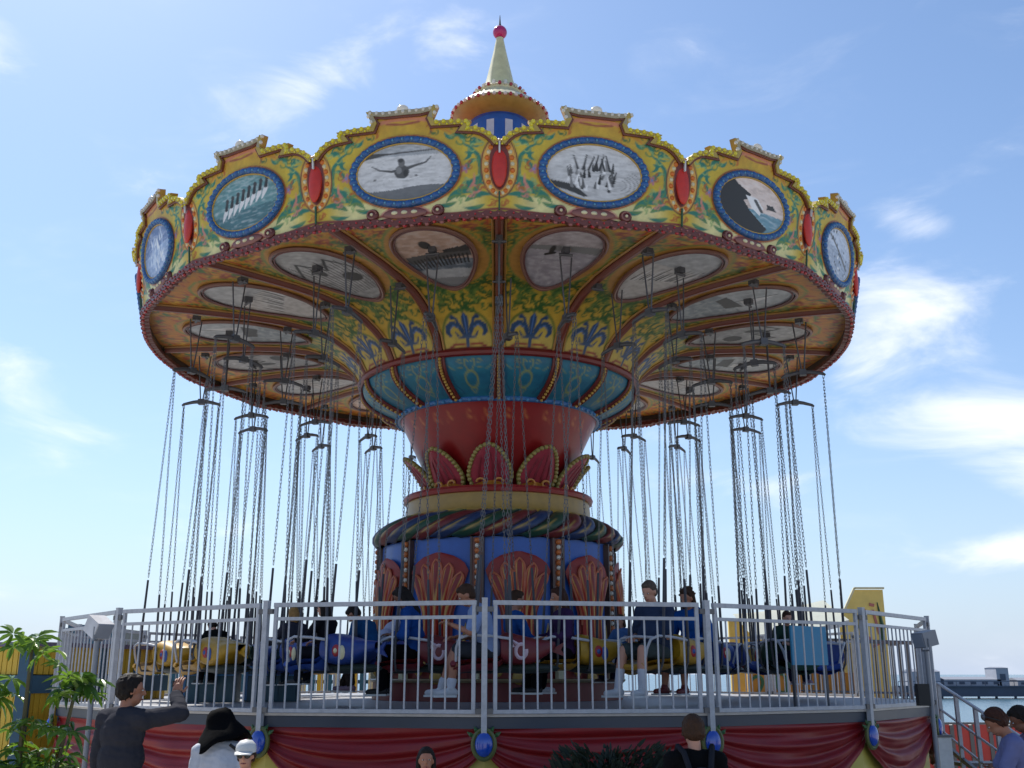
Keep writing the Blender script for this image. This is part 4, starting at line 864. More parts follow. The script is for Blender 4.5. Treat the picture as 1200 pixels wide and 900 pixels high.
# ------------------------------------------------------------------ things on and around the platform
LAMPC = mat('lamp_housing', S(140, 144, 152), rough=.5, metal=.3)
def flood(x, y, zt, rzz, tilt, lab, boxcol, ctrl=False):
    t_ = thing('flood_lamp', lab, 'lamp', (x, y, GZ), 0, 'flood lamps on posts either side of the platform')
    MB().tube([(0, 0, 0), (0, 0, zt - GZ - .12)], .026, 10).build('post', LAMPC, t_)
    R_ = Matrix.Rotation(rzz, 3, 'Z') @ Matrix.Rotation(tilt, 3, 'Y')
    q = MB(); q.box((0, 0, zt - GZ), (.20, .19, .17), R_); 
    for i in range(5): q.box(R_ @ Vector((-.105, -.07 + .035 * i, 0)) + Vector((0, 0, zt - GZ)), (.025, .008, .15), R_)
    q.build('lamp_head', boxcol, t_, smooth=False)
    q = MB(); q.box(R_ @ Vector((.103, 0, 0)) + Vector((0, 0, zt - GZ)), (.012, .17, .15), R_); q.build('glass', mat('lamp_glass', S(150, 158, 170), rough=.1), t_, smooth=False)
    q = MB(); q.tube([(0, -.11, zt - GZ), (0, -.11, zt - GZ - .13), (0, .11, zt - GZ - .13), (0, .11, zt - GZ)], .012, 6); q.build('yoke', LAMPC, t_)
    if ctrl: q = MB(); q.box((-.10, -.02, zt - GZ - .62), (.13, .1, .24)); q.build('control_box', BLACK, t_, smooth=False)
flood(-4.08, -6.0, 2.06, rad(-35), rad(28), 'pale grey box flood lamp on a post by the left end of the railing', paint_mat('lamp_pale', (214, 214, 218)))
flood(4.96, -4.6, 1.99, rad(200), rad(12), 'dark grey flood lamp on a post by the right end of the railing', LAMPC, True)
# teal board on the inside of the railing
t_ = thing('teal_board', 'flat teal board fixed inside the railing at the right of the platform', 'board', (3.72, -4.2, 1.70), rad(36))
mb = MB(); mb.box((0, 0, .225), (.66, .02, .45)); mb.build('panel', paint_mat('teal_board_paint', (48, 148, 192), vary=.1), t_, smooth=False)
for sg in (-1, 1): MB().bar((sg * .3, .02, .43), (sg * .3, .02, -.478), .03).build('leg', DKSTEEL, t_, smooth=False)
# cabinets
CABM = paint_mat('cabinet_teal', (22, 84, 104), vary=.15); CABF = paint_mat('cabinet_blue', (50, 128, 186))
def cabinet(x, y, wd, lab):
    t_ = thing('cabinet', lab, 'cabinet', (x, y, DZ + .003), rad(4), 'teal cabinets on the deck')
    MB().box((0, 0, .24), (wd, .45, .48)).build('body', CABM, t_, smooth=False)
    q = MB(); q.box((0, -.235, .465), (wd, .03, .035)); q.box((-wd / 2 + .02, -.235, .24), (.035, .03, .44)); q.box((0, -.235, .36), (wd - .05, .02, .02)); q.build('door_frame', CABF, t_, smooth=False)
    for i in range(3): q = MB(); q.box((-wd / 2 + wd * (i + .5) / 3, -.232, .17), (wd / 3 - .05, .02, .30)); q.build('door', CABM, t_, smooth=False)
cabinet(-4.03, -1.6, .72, 'teal cabinet with light blue frame on the deck at the left, nearer the edge')
cabinet(-3.22, -1.35, .74, 'teal cabinet on the deck at the left, nearer the drum')
# ------------------------------------------------------------------ left: slatted yellow and blue booth, slat wall
SLY = mat('slat_yellow', (.62, .40, .035), vary=.2, nscale=3, rough=.6); SLB = paint_mat('frame_slate_blue', (54, 96, 122), vary=.18, rough=.6); SLT = paint_mat('slat_teal', (40, 104, 132), vary=.18, rough=.6)
ROOFM = paint_mat('roof_mauve', (116, 108, 130), rough=.7)
def slat_wall(parent, a, b, z0, z1, mat_, wdt=.09, name='slat'):
    a, b = Vector(a), Vector(b); d = b - a; Ln = d.length; n = int(Ln / (wdt + .015)); rz = math.atan2(d.y, d.x)
    q = MB().box((0, 0, (z1 - z0) / 2), (wdt, .025, z1 - z0)).mesh(name, mat_, smooth=False)
    for i in range(n): p = a + d * ((i + .5) / n); link(name, q, parent, (p.x, p.y, z0 + random.uniform(0, .006)), rz)
bt = thing('slatted_booth', 'yellow slatted booth with slate blue frame at the left of the carousel', 'booth', (-6.5, -2, GZ))
cn, lf, rt = Vector((0, 0, 0)), Vector((-3.6, 1.9, 0)), Vector((1.15, 2.6, 0)); H = 2.30
for (a, b) in ((lf, cn), (cn, rt)):
    n_ = (b - a).cross(Vector((0, 0, 1))).normalized()
    slat_wall(bt, a - n_ * .03, b - n_ * .03, .25, 1.62, SLY); slat_wall(bt, a - n_ * .03, b - n_ * .03, 1.86, 2.24, SLY)
    q = MB(); q.bar(a + Vector((0, 0, 1.73)), b + Vector((0, 0, 1.73)), .06, .24); q.bar(a + Vector((0, 0, .2)), b + Vector((0, 0, .2)), .06, .12)
    for f_ in (0.25, .5, .75): p = a.lerp(b, f_); q.bar(p + n_ * .003 + Vector((0, 0, 0.1)), p + n_ * .003 + Vector((0, 0, 2.24)), .1, .06)
    q.build('frame', SLB, bt, smooth=False)
q = MB(); q.bar(cn + Vector((0, -.01, 0)), cn + Vector((0, -.01, 2.24)), .15); q.build('corner_post', SLB, bt, smooth=False)
q = MB(); c4 = lf + rt; tp = [p + Vector((0, 0, H)) + (p - c4 / 2).normalized() * .12 for p in (lf, cn, rt, c4)]
q.add(tp + [p - Vector((0, 0, .06)) for p in tp] + [c4 / 2 + Vector((0, 0, H + .03))], [(0, 1, 5, 4), (1, 2, 6, 5), (2, 3, 7, 6), (3, 0, 4, 7), (0, 8, 1), (1, 8, 2), (2, 8, 3), (3, 8, 0), (4, 5, 6, 7)]); q.build('roof', ROOFM, bt, smooth=False)
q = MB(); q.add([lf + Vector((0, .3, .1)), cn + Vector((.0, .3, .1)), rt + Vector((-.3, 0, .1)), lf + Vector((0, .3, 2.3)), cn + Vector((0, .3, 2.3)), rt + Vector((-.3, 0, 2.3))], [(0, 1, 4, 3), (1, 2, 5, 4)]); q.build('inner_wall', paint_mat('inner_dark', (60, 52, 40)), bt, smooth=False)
# teal slatted hut further back, seen through the left railing
ht = thing('slatted_hut', 'tall teal slatted hut with yellow foot behind the left end of the railing', 'hut', (-7.95, 4.2, GZ))
slat_wall(ht, (-.45, 0, 0), (.5, 0, 0), 1.55, 2.75, SLT); slat_wall(ht, (-.45, 0, 0), (.5, 0, 0), .1, 1.48, SLY)
q = MB(); q.bar((-.5, -.02, 1.52), (.55, -.02, 1.52), .06, .09); q.bar((-.5, -.02, 2.76), (.55, -.02, 2.76), .06, .08); q.bar((-.5, 0, 0), (-.5, 0, 2.74), .09); q.bar((.55, 0, 0), (.55, 0, 2.74), .09); q.build('frame', SLB, ht, smooth=False)
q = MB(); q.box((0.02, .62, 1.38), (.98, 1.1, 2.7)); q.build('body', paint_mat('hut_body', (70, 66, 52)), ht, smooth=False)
# low slat wall beyond the deck
lw = thing('slat_wall', 'low wall of yellow and teal upright slats beyond the far left of the deck', 'wall', (-8.6, 7.2, GZ))
for i in range(38):
    q = (SLY, SLT, CREAM, SLT)[i % 4]
    if i < 4: nm = [MB().box((0, 0, .98), (.14, .03, 1.95)).mesh('slat', m_, smooth=False) for m_ in (SLY, SLT, CREAM, SLT)] if i == 0 else nm
    link('slat', nm[i % 4], lw, (.09 + i * .19, 0, random.uniform(-.02, .02)))
q = MB(); q.bar((0, .04, .35), (7.2, .04, .35), .06, .08); q.bar((0, .04, 1.7), (7.2, .04, 1.7), .06, .08); q.build('rail', SLT, lw, smooth=False)

# ------------------------------------------------------------------ right: kiosk, number wall, stairs, red fence
KY = paint_mat('kiosk_yellow', (250, 220, 120), vary=.2, nscale=2, rough=.6); KO = paint_mat('kiosk_orange', (224, 150, 36), vary=.18, nscale=2, rough=.6); AWN = mat('awning_cloth', S(214, 222, 214), rough=.8, vary=.1, trans=.35)
ks = thing('game_kiosk', 'yellow game kiosk with slanted end wall and white awning behind the right of the railing', 'kiosk', (7.1, 5.0, GZ))
q = MB(); prof = [(0, 0), (.92, 0), (.92, 3.56), (.32, 3.56), (.0, 2.95)]
q.add([(x, y, z) for y in (0, .14) for x, z in prof], [(4, 3, 2, 1, 0), (5, 6, 7, 8, 9), (0, 1, 6, 5), (1, 2, 7, 6), (2, 3, 8, 7), (3, 4, 9, 8), (4, 0, 5, 9)]); q.build('end_wall', KY, ks, smooth=False)
q = MB(); q.bar((-.02, -.02, 2.97), (.32, -.02, 3.59), .05, .04); q.bar((.32, -.02, 3.59), (.94, -.02, 3.59), .05, .04); q.build('edge_trim', CREAM, ks, smooth=False)
q = MB()
for (x, z, w_, h_, r_) in ((.45, 3.0, .07, .34, .3), (.72, 2.9, .05, .5, -.2), (.66, 3.25, .1, .06, .2), (.5, 2.62, .26, .05, .7), (.7, 2.45, .2, .05, -.5)): q.box((x, -.012, z), (w_, .02, h_), Matrix.Rotation(r_, 3, 'Y'))
q.build('wall_painting', [paint_mat('mural_pink', (196, 110, 96))], ks, smooth=False)
q = MB()
for (p0, p1, p2) in (((.5, 2.5), (.38, 2.8), (.42, 3.15)), ((.8, 2.3), (.84, 2.8), (.78, 3.3))): q.tube([(p0[0], -.012, p0[1]), (p1[0], -.012, p1[1]), (p2[0], -.012, p2[1])], [.02, .045, .008], 6)
q.build('wall_leaves', paint_mat('mural_green', (50, 92, 56)), ks)
q = MB(); q.box((-.62, .35, 1.1), (1.25, .1, 2.2)); q.build('front_wall', KO, ks, smooth=False); q = MB(); q.box((-1.05, 1.15, 1.5), (2.1, .1, 3.0)); q.build('back_wall', KY, ks, smooth=False)
q = MB()
for x in (-1.2, -.72, -.3): q.bar((x, .3, 0), (x, .3, 2.8), .07)
q.build('frame_post', KY, ks, smooth=False)
q = MB(); q.grid(lambda i, j: (-2.0 + 2.0 * i, -.5 + 1.6 * j, 2.62 + .30 * i + .50 * j - .05 * sin(pi * i)), 10, 6); q.build('awning', AWN, ks)
q = MB(); q.grid(lambda i, j: (-2.0 + 2.0 * i, -.5, 2.62 + .30 * i - .05 * sin(pi * i) - .10 * j), 10, 2); q.build('valance', WHITE, ks)
nw = thing('number_wall', 'orange wall with a green number 20 beyond the right of the railing', 'wall', (5.0, 4.6, GZ))
q = MB(); q.box((.55, 0, .95), (1.12, .1, 1.90)); q.build('panel', KO, nw, smooth=False); q = MB(); q.box((1.66, .02, .95), (1.07, .1, 1.88)); q.build('panel', KO, nw, smooth=False)
q = MB(); q.bar((-.02, -.06, 1.93), (2.2, -.06, 1.93), .05, .06); q.bar((0, -.06, 0), (0, -.06, 1.9), .04); q.build('trim', KY, nw, smooth=False)
fc = bpy.data.curves.new('digits', 'FONT'); fc.body = '20'; fc.size = .6; fc.space_character = 1.5; fc.extrude = .012; fc.align_x = 'CENTER'
fo = bpy.data.objects.new('digits_source', fc); COL.objects.link(fo); dg = bpy.context.evaluated_depsgraph_get(); me = bpy.data.meshes.new_from_object(fo.evaluated_get(dg)); bpy.data.objects.remove(fo)
me.materials.clear(); me.materials.append(paint_mat('digit_green', (46, 112, 60))); o = link('number', me, nw, (.46, -.065, 1.46)); o.rotation_euler = (rad(90), rad(-6), 0)

st = thing('access_stairs', 'metal stairs with tubular handrails going down from the right of the platform', 'stairs', (0, 0, GZ))
s0, s1 = Vector((6.69, -.6, .73)), Vector((6.25, -4.3, .05)); dv = s1 - s0
for i in range(4):
    p = s0.lerp(s1, (i + .5) / 4); q = MB(); q.box((p.x + .5, p.y, p.z - .03), (1.0, .42, .05)); q.build('tread', DKSTEEL, st, smooth=False)
for x in (0,):
    q = MB(); o_ = Vector((x, 0, 0)); q.bar(s0 + o_ + Vector((0, 0, .12)), s1 + o_ + Vector((0, 0, .12)), .05, .06); q.build('stringer', STEEL, st, smooth=False)
    q = MB()
    for h in (.30, .62, 1.0): q.tube([s0 + o_ + Vector((0, 0, h)), s1 + o_ + Vector((0, 0, h))], .024 if h > .9 else .018, 8)
    q.build('handrail', RAIL, st)
    for f_ in (0, .22, .44, .66, .88):
        p = s0.lerp(s1, f_) + o_; q = MB(); q.bar(p, p + Vector((0, 0, 1.0)), .05); q.build('post', RAIL, st, smooth=False)
rf = thing('red_fence', 'red panelled fence with white capping right of the platform', 'fence', (7.3, 2.2, GZ))
REDP = paint_mat('red_panel', (206, 58, 46), vary=.15, rough=.6)
pm_ = MB().box((0, 0, .52), (.27, .04, .98)).mesh('panel', REDP, smooth=False); po_ = MB().box((0, 0, .5), (.07, .07, 1.0)).mesh('post', STEEL, smooth=False)
for i in range(9): link('panel', pm_, rf, (.17 + i * .34, 0, 0)); link('post', po_, rf, (i * .34, 0, 0))
q = MB(); q.box((1.53, 0, 1.03), (3.1, .06, .035)); q.build('capping', STEEL, rf, smooth=False)
pb = thing('white_bollard_panel', 'white upright panel post at the foot of the stairs', 'post', (5.62, -3.2, GZ))
MB().box((0, 0, .55), (.17, .1, 1.1)).build('panel', WHITE, pb, smooth=False); MB().box((0, 0, 1.115), (.2, .13, .03)).build('cap', STEEL, pb, smooth=False)
qf = thing('queue_fence', 'dense steel queue railings behind the right end of the platform', 'fence', (6.4, 3.6, GZ))
for r_ in range(3):
    q = MB(); y = r_ * .8; q.tube([(-.4, y, 2.52), (1.9, y, 2.45)], .025, 6); q.tube([(-.4, y, 1.55), (1.9, y, 1.5)], .02, 6); q.build('rail', [STEEL, paint_mat('rail_rose', (196, 160, 160))][0] if r_ else bpy.data.materials['galvanised_steel'], qf)
    bm_ = MB().tube([(0, 0, 0), (0, 0, 2.45)], .016, 5).mesh('bar', STEEL) if r_ == 0 else bm_
    for i in range(14): link('bar', bm_, qf, (-.35 + i * .165, y, 0))

# ------------------------------------------------------------------ plants
LEAF = mat('leaf_bright', S(116, 152, 48), rough=.32, coat=.25, vary=.35, nscale=12, trans=.5); LEAFD = mat('leaf_dark', S(72, 110, 40), rough=.35, coat=.2, vary=.35, nscale=12, trans=.25); STEM = mat('plant_stem', S(92, 84, 52), rough=.7)
def palmate(rnd, R_=.13, n=9):                      # one compound leaf: leaflets spread like a hand, drooping
    q = MB()
    for i in range(n):
        a = 2 * pi * i / n + rnd.uniform(-.15, .15); l = R_ * rnd.uniform(.8, 1.1); w_ = l * .13 * rnd.uniform(.7, 1.3); dr = rnd.uniform(.05, .7) * l
        ca, sa = cos(a), sin(a); P = []
        for (t_, ww) in ((.06, .12), (.3, .8), (.6, 1), (.85, .6), (1, .02)):
            for s_ in (-1, 0, 1): P.append((ca * l * t_ - sa * w_ * ww * s_, sa * l * t_ + ca * w_ * ww * s_, -dr * t_ ** 2 + .012 * abs(s_) * ww))
        q.add(P, [(3 * u + v, 3 * u + 3 + v, 3 * u + 4 + v, 3 * u + 1 + v) for u in range(4) for v in range(2)])
    return q
rl = random.Random(4)
LV = [palmate(rl).mesh('leaf', LEAF) for _ in range(5)]; LVD = [palmate(rl).mesh('leaf', LEAFD) for _ in range(5)]
def umbrella_plant(loc, crowns, lab):
    p_ = thing('umbrella_plant', lab, 'plant', loc, 0, 'umbrella plants at the left edge')
    for (c, n, sp, dark) in crowns:
        c = Vector(c); q = MB(); q.tube([(c.x * .25, c.y * .25, 0), (c.x * .6, c.y * .6, c.z * .55), c], [.022, .017, .01], 6); s_ = q.build('stem', STEM, p_)
        for i in range(n):
            a = rl.uniform(0, 2 * pi); r_ = sp * rl.uniform(.25, 1); e = c + Vector((cos(a) * r_, sin(a) * r_, rl.uniform(-.5, .5) * sp)); 
            o = link('leaf', rl.choice(LVD if rl.random() < dark else LV), p_, tuple(e)); o.rotation_euler = (rl.uniform(-.6, .6), rl.uniform(-.6, .6), rl.uniform(0, 6)); o.scale = [rl.uniform(.75, 1.15)] * 3
umbrella_plant((-2.95, -10.1, GZ), [((-.02, 0, 2.02), 9, .19, .1), ((-.24, .1, 1.78), 5, .12, .2), ((.27, .05, 1.80), 11, .14, .8), ((.02, -.1, 1.56), 4, .16, .3), ((.10, 0, 1.40), 24, .26, .5), ((-.06, -.1, 1.22), 26, .3, .5), ((.2, .1, 1.1), 16, .24, .5)], 'leafy umbrella plant between the yellow booth and the man in the dark suit')
umbrella_plant((-3.42, -10.2, GZ), [((-.10, 0, 1.98), 5, .12, .1), ((.0, .1, 1.66), 8, .17, .2), ((.03, -.1, 1.36), 9, .18, .3), ((.05, 0, 1.1), 12, .24, .4)], 'umbrella plant at the far left edge, cut by the frame')
# dark conifer shrub
NEED = mat('conifer_needles', S(34, 48, 31), rough=.75, vary=.4, nscale=8, trans=.15)
sh = thing('conifer_shrub', 'dark evergreen shrub in front of the red skirt right of the middle', 'shrub', (.93, -7.75, GZ))
q = MB(); rs_ = random.Random(12)
for i in range(7500):
    u = rs_.random(); a = rs_.uniform(0, 2 * pi); z = 1.07 * u ** .8; lob = .55 + .13 * sin(3 * a + 1) + .08 * sin(7 * a + z * 4); rr_ = lob * math.sqrt(max(0, 1 - (z / 1.24) ** 3.2)) * (rs_.random() ** .4)
    topj = 1 + .10 * sin(5.3 * a) + .06 * rs_.random()
    c = Vector((rr_ * cos(a) * 1.15, rr_ * sin(a), .05 + z * topj)); d = Vector((cos(a), sin(a), rs_.uniform(.2, 1.6))).normalized(); s_ = d.cross(Vector((rs_.uniform(-1, 1), rs_.uniform(-1, 1), .3))).normalized()
    l = rs_.uniform(.05, .10); w_ = l * .16
    q.add([c - s_ * w_, c + s_ * w_, c + d * l * .6 + s_ * w_ * .9, c + d * l, c + d * l * .6 - s_ * w_ * .9], [(0, 1, 2, 3, 4)])
q.build('foliage', NEED, sh, stuff=True); q = MB()
for i in range(6): a = i * 1.05; q.tube([(0, 0, 0), (.1 * cos(a), .1 * sin(a), .4), (.3 * cos(a), .3 * sin(a), 1.05)], [.03, .022, .008], 6)
q.build('stem', STEM, sh)
# ------------------------------------------------------------------ people
SKIN = {n: mat('skin_' + n, S(*c), rough=.5, vary=.08, nscale=10) for n, c in (('fair', (206, 150, 124)), ('tan', (176, 118, 90)), ('brown', (128, 82, 60)))}
def cloth(name, rgb): return mat(name + '_cloth', tuple(.82 * c for c in S(*rgb)), rough=.9, spec=.08, vary=.14, nscale=9, bump=.35)
HAIRM = {n: mat(n + '_hair', S(*c), rough=.65, spec=.2, vary=.35, nscale=30, bump=.4) for n, c in (('dark', (36, 28, 24)), ('brown', (70, 48, 34)), ('blonde', (170, 130, 76)), ('grey', (96, 84, 74)), ('auburn', (70, 40, 28)))}
def solid(mb, voxel, it=3):                         # fuse overlapping solids into one continuous skin
    me = mb.mesh('tmp', SKIN['fair']); o = bpy.data.objects.new('tmp', me); COL.objects.link(o)
    r = o.modifiers.new('r', 'REMESH'); r.mode = 'VOXEL'; r.voxel_size = voxel; r.use_smooth_shade = True
    s_ = o.modifiers.new('s', 'SMOOTH'); s_.iterations = it; s_.factor = .5
    dg = bpy.context.evaluated_depsgraph_get(); dg.update(); res = bpy.data.meshes.new_from_object(o.evaluated_get(dg))
    bpy.data.objects.remove(o); bpy.data.meshes.remove(me); return res
from mathutils import noise as mnoise
CLO = ('shirt', 'jacket', 'trousers', 'shorts')
def crease(me, s):                                  # folds in cloth: slanted ridges pushed along the normals
    me.update(); r = random.Random(len(me.vertices)); o = Vector((r.random() * 9, r.random() * 9, r.random() * 9))
    nv = len(me.vertices); co = np.empty(nv * 3, np.float32); no = np.empty(nv * 3, np.float32); me.vertices.foreach_get('co', co); me.vertices.foreach_get('normal', no); amp = np.empty(nv, np.float32)
    for i, p in enumerate(map(Vector, co.reshape(-1, 3).tolist())):
        q = Vector((p.x * 7 + p.z * 5, p.y * 7 - p.z * 4, p.z * 11)) + o
        n = mnoise.noise(q) + .5 * mnoise.noise(q * 2.3); amp[i] = (abs(n) * -1.0 + .28) * .011 * s
    me.vertices.foreach_set('co', (co.reshape(-1, 3) + no.reshape(-1, 3) * amp[:, None]).ravel()); me.update()
def ik(s, h, l1, l2, pole):
    s, h, pole = Vector(s), Vector(h), Vector(pole); d = h - s; L_ = min(d.length, (l1 + l2) * .995); d.normalize(); h2 = s + d * L_
    a = (l1 * l1 - l2 * l2 + L_ * L_) / (2 * L_); hh = math.sqrt(max(0, l1 * l1 - a * a)); p = (pole - d * pole.dot(d)).normalized(); return s + d * a + p * hh, h2
def hand(mb, wrist, dirv, palmn, s, curl=.5):       # palm, four unequal bent fingers and a thumb
    d = Vector(dirv).normalized(); n = Vector(palmn); n = (n - d * n.dot(d)).normalized(); x = d.cross(n); w = Vector(wrist)
    R = Matrix((d, x, n)).transposed(); mb.ell(w + d * .045 * s, (.052 * s, .041 * s, .017 * s), R, 10, 8)
    for i, (off, l) in enumerate(((-.030, .074), (-.010, .084), (.011, .078), (.030, .060))):
        p = w + d * .082 * s + x * off * s; dd = d
        for k, fr in enumerate((.45, .32, .23)):
            dd = (dd + n * curl * (.5 + .25 * k)).normalized(); q = p + dd * l * fr * s; mb.cap(p, q, (.0088 - .0008 * k) * s, (.0082 - .0009 * k) * s, 6); p = q
    p = w + d * .02 * s - x * .034 * s; q = p + (d * .7 - x * .75 + n * .35).normalized() * .034 * s; mb.cap(p, q, .0115 * s, .0105 * s, 6); mb.cap(q, q + (d * .9 - x * .2 + n * .5).normalized() * .030 * s, .0105 * s, .0085 * s, 6)
def person(label, loc, rz, P, look, group=None):
    """P: joints in local space (x forward, y left, z up); look: clothing dictionary."""
    s = P['s']; T = thing('person', label, 'person', loc, rz, group); vx = look.get('voxel', .013)
    pel, ch, nk, hd = [Vector(P[k]) for k in ('pelvis', 'chest', 'neck', 'head')]; up = (nk - pel).normalized(); lat = P['lat']; fw = lat.cross(up).normalized()
    RT = Matrix((fw, lat, up)).transposed(); RH = P['RH']; skin = SKIN[look.get('skin', 'fair')]
    def limb(q, a, b, ra, rb, inf=0.0): q.cap(a, b, ra * s + inf, rb * s + inf, 12)
    def torso(q, inf=0.0, hips=True):
        b_ = look.get('belly', 0) * s
        if hips: q.ell(pel + up * .02 * s, (.115 * s + inf, .165 * s + inf, .12 * s + inf), RT, 16, 12)
        q.ell(pel.lerp(ch, .5) + fw * b_ * .6, (.11 * s + inf + b_, .15 * s + inf + b_ * .8, .17 * s + inf), RT, 16, 12)
        q.ell(ch + up * .02 * s, (.112 * s + inf, .165 * s + inf, .17 * s + inf), RT, 16, 12)
        for k in (0, 1): q.cap(ch + up * .13 * s, P['sh'][k], .07 * s + inf, .058 * s + inf, 12)
    B = MB(); torso(B); limb(B, nk - up * .06 * s, hd - RH @ Vector((.015, 0, .04)) * s, .056, .05)
    H = lambda x, y, z: hd + RH @ (Vector((x, y, z)) * s)
    B.ell(H(-.008, 0, .028), (.096 * s, .076 * s, .092 * s), RH, 18, 14); B.ell(H(.025, 0, -.055), (.066 * s, .056 * s, .066 * s), RH, 14, 10); B.cap(H(.09, 0, .012), H(.108, 0, -.022), .011 * s, .016 * s, 8)
    B.ell(H(.07, 0, .022), (.022 * s, .05 * s, .012 * s), RH, 10, 8); B.ell(H(.078, 0, -.06), (.014 * s, .026 * s, .014 * s), RH, 8, 6)
    for k in (-1, 1): B.ell(H(-.005, .077 * k, -.01), (.022 * s, .010 * s, .032 * s), RH, 8, 6)
    for k in (0, 1):
        limb(B, P['sh'][k], P['el'][k], .052, .041); limb(B, P['el'][k], P['wr'][k], .041, .027)
        limb(B, P['hip'][k], P['kn'][k], .083, .055); limb(B, P['kn'][k], P['an'][k].lerp(P['kn'][k], .55), .054, .058); limb(B, P['an'][k].lerp(P['kn'][k], .55), P['an'][k], .056, .036)
        limb(B, P['an'][k] + Vector((-.02, 0, -.035)) * s, P['to'][k], .04, .03)
    me = solid(B, vx); me.materials.clear(); me.materials.append(skin)
    # hands keep their separate fingers
    bm_ = bmesh.new(); bm_.from_mesh(me); hm = MB()
    for k in (0, 1):
        d = (P['wr'][k] - P['el'][k]); hand(hm, P['wr'][k], P.get('hdir', (d, d))[k] or d, P['pn'][k], s * 1.05, look.get('curl', .55))
    tmp = hm.mesh('tmp', skin); bm_.from_mesh(tmp); bm_.to_mesh(me); bm_.free(); bpy.data.meshes.remove(tmp); me.name = 'body'
    me.polygons.foreach_set('use_smooth', [True] * len(me.polygons)); body = link('body', me, T)
    def dress(name, q, m_, it=3, v=None):
        w_ = solid(q, v or vx, it)
        if name in CLO: crease(w_, s)
        w_.materials.clear(); w_.materials.append(m_); w_.name = name; return link(name, w_, T)
    # face
    for k in (-1, 1):
        q = MB(); q.ell(H(.083, .031 * k, .004), (.009 * s, .013 * s, .006 * s), RH, 8, 6, 0); q.ell(H(.0905, .031 * k, .004), (.004 * s, .0075 * s, .0065 * s), RH, 6, 5, 1)
        q.build('eye', [WHITE, BLACK], T)
    q = MB(); q.tube([H(.080, -.026, -.064), H(.094, 0, -.066), H(.080, .026, -.064)], [.004 * s, .007 * s, .004 * s], 6); q.build('mouth', bpy.data.materials.get('lip_colour') or mat('lip_colour', S(150, 80, 76)), T)
    # clothes
    if look.get('shirt'):
        q = MB(); inf = look.get('shirt_inf', .016); torso(q, inf); q.cap(nk - up * .075 * s, nk - up * .03 * s, .075 * s, .062 * s, 12); sl = look.get('sleeve', .55)
        for k in (0, 1):
            a, e, w_ = P['sh'][k], P['el'][k], P['wr'][k]
            if sl <= 0: continue
            if sl <= 1: limb(q, a, a.lerp(e, sl), .058, .052, inf * .8)
            else: limb(q, a, e, .056, .046, inf * .8); limb(q, e, e.lerp(w_, sl - 1), .046, .034, inf * .8)
        if look.get('hem'): q.cap(pel - up * .02 * s, pel - up * look['hem'] * s, .165 * s + inf, .175 * s + inf, 16, .72, side=tuple(lat))
        if look.get('hood'): q.ell(nk - fw * .09 * s + up * .0 * s, (.07 * s, .10 * s, .07 * s), RT, 12, 10)
        dress('shirt' if not look.get('jacket') else 'jacket', q, look['shirt'])
    if look.get('pants'):
        q = MB(); q.ell(pel + up * .0 * s, (.125 * s, .178 * s, .12 * s), RT, 16, 12); ln = look.get('leg', 2)
        for k in (0, 1):
            a, e, w_ = P['hip'][k], P['kn'][k], P['an'][k]
            if ln <= 1: limb(q, a, a.lerp(e, ln), .092, .078, .012)
            else: limb(q, a, e, .09, .064, .012); limb(q, e, e.lerp(w_, ln - 1), .062, .052, .012)
        dress('trousers' if ln > 1.5 else 'shorts', q, look['pants'])
    if look.get('sock'):
        for k in (0, 1): q = MB(); q.cap(P['an'][k], P['an'][k].lerp(P['kn'][k], look.get('sockh', .3)), .043 * s, .054 * s, 12); q.build('sock', look['sock'], T)
    for k in (0, 1):
        a, t_ = P['an'][k], P['to'][k]; f_ = (t_ - a); f_.z = 0; f_.normalize(); q = MB()
        q.cap(a + Vector((0, 0, -.045)) * s - f_ * .035 * s, t_ + Vector((0, 0, .005)) * s, .045 * s, .036 * s, 12); q.cap(a + Vector((0, 0, -.03)) * s, a + Vector((0, 0, .0)) * s, .046 * s, .045 * s, 10)
        sh_ = dress('shoe', q, look.get('shoe', BLACK), 1, .012 * max(.7, s)); q = MB(); z = min(a.z - .085 * s, t_.z - .03 * s)
        c = (a + t_) / 2; yv = Vector((-f_.y, f_.x, 0)); q.box((c.x - f_.x * .01, c.y - f_.y * .01, z + .004), (.25 * s, .088 * s, .022 * s), Matrix((f_, yv, Vector((0, 0, 1)))).transposed()); so = q.build('sole', look.get('sole', WHITE), sh_)
    # hair
    hm_ = HAIRM[look.get('hair', 'dark')]; q = MB(); hs = look.get('hairstyle', 'short')
    q.ell(H(-.02, 0, .040), (.097 * s, .083 * s, .094 * s), RH, 18, 14); q.ell(H(-.045, 0, -.005), (.066 * s, .079 * s, .08 * s), RH, 14, 10); q.ell(H(.035, 0, .088), (.05 * s, .06 * s, .036 * s), RH, 12, 8)
    if hs != 'short': 
        for k in (-1, 1): q.cap(H(-.03, .07 * k, .02), H(-.035, .078 * k, -.10 if hs == 'bob' else -.2), .033 * s, .03 * s, 10)
        q.cap(H(-.07, 0, 0), H(-.075, 0, -.10 if hs == 'bob' else -.24), .062 * s, .055 * s, 12)
    if vx < .0125:                                  # separate locks where the head is seen close
        rr = random.Random(11)
        for i in range(170):
            a = rr.uniform(0, 2 * pi); e = rr.uniform(-.75, 1.45)
            if cos(a) > .25 and e < .75: continue
            p = Vector((-.02 + .094 * cos(a) * cos(e), .082 * sin(a) * cos(e), .035 + .092 * sin(e))); d = Vector((-.35 * abs(cos(a)) if cos(a) > 0 else .05 * cos(a), .25 * sin(a), -1 + .7 * sin(e))).normalized()
            q.cap(H(*p), H(*(p + d * rr.uniform(.03, .055))), .013 * s, .007 * s, 6)
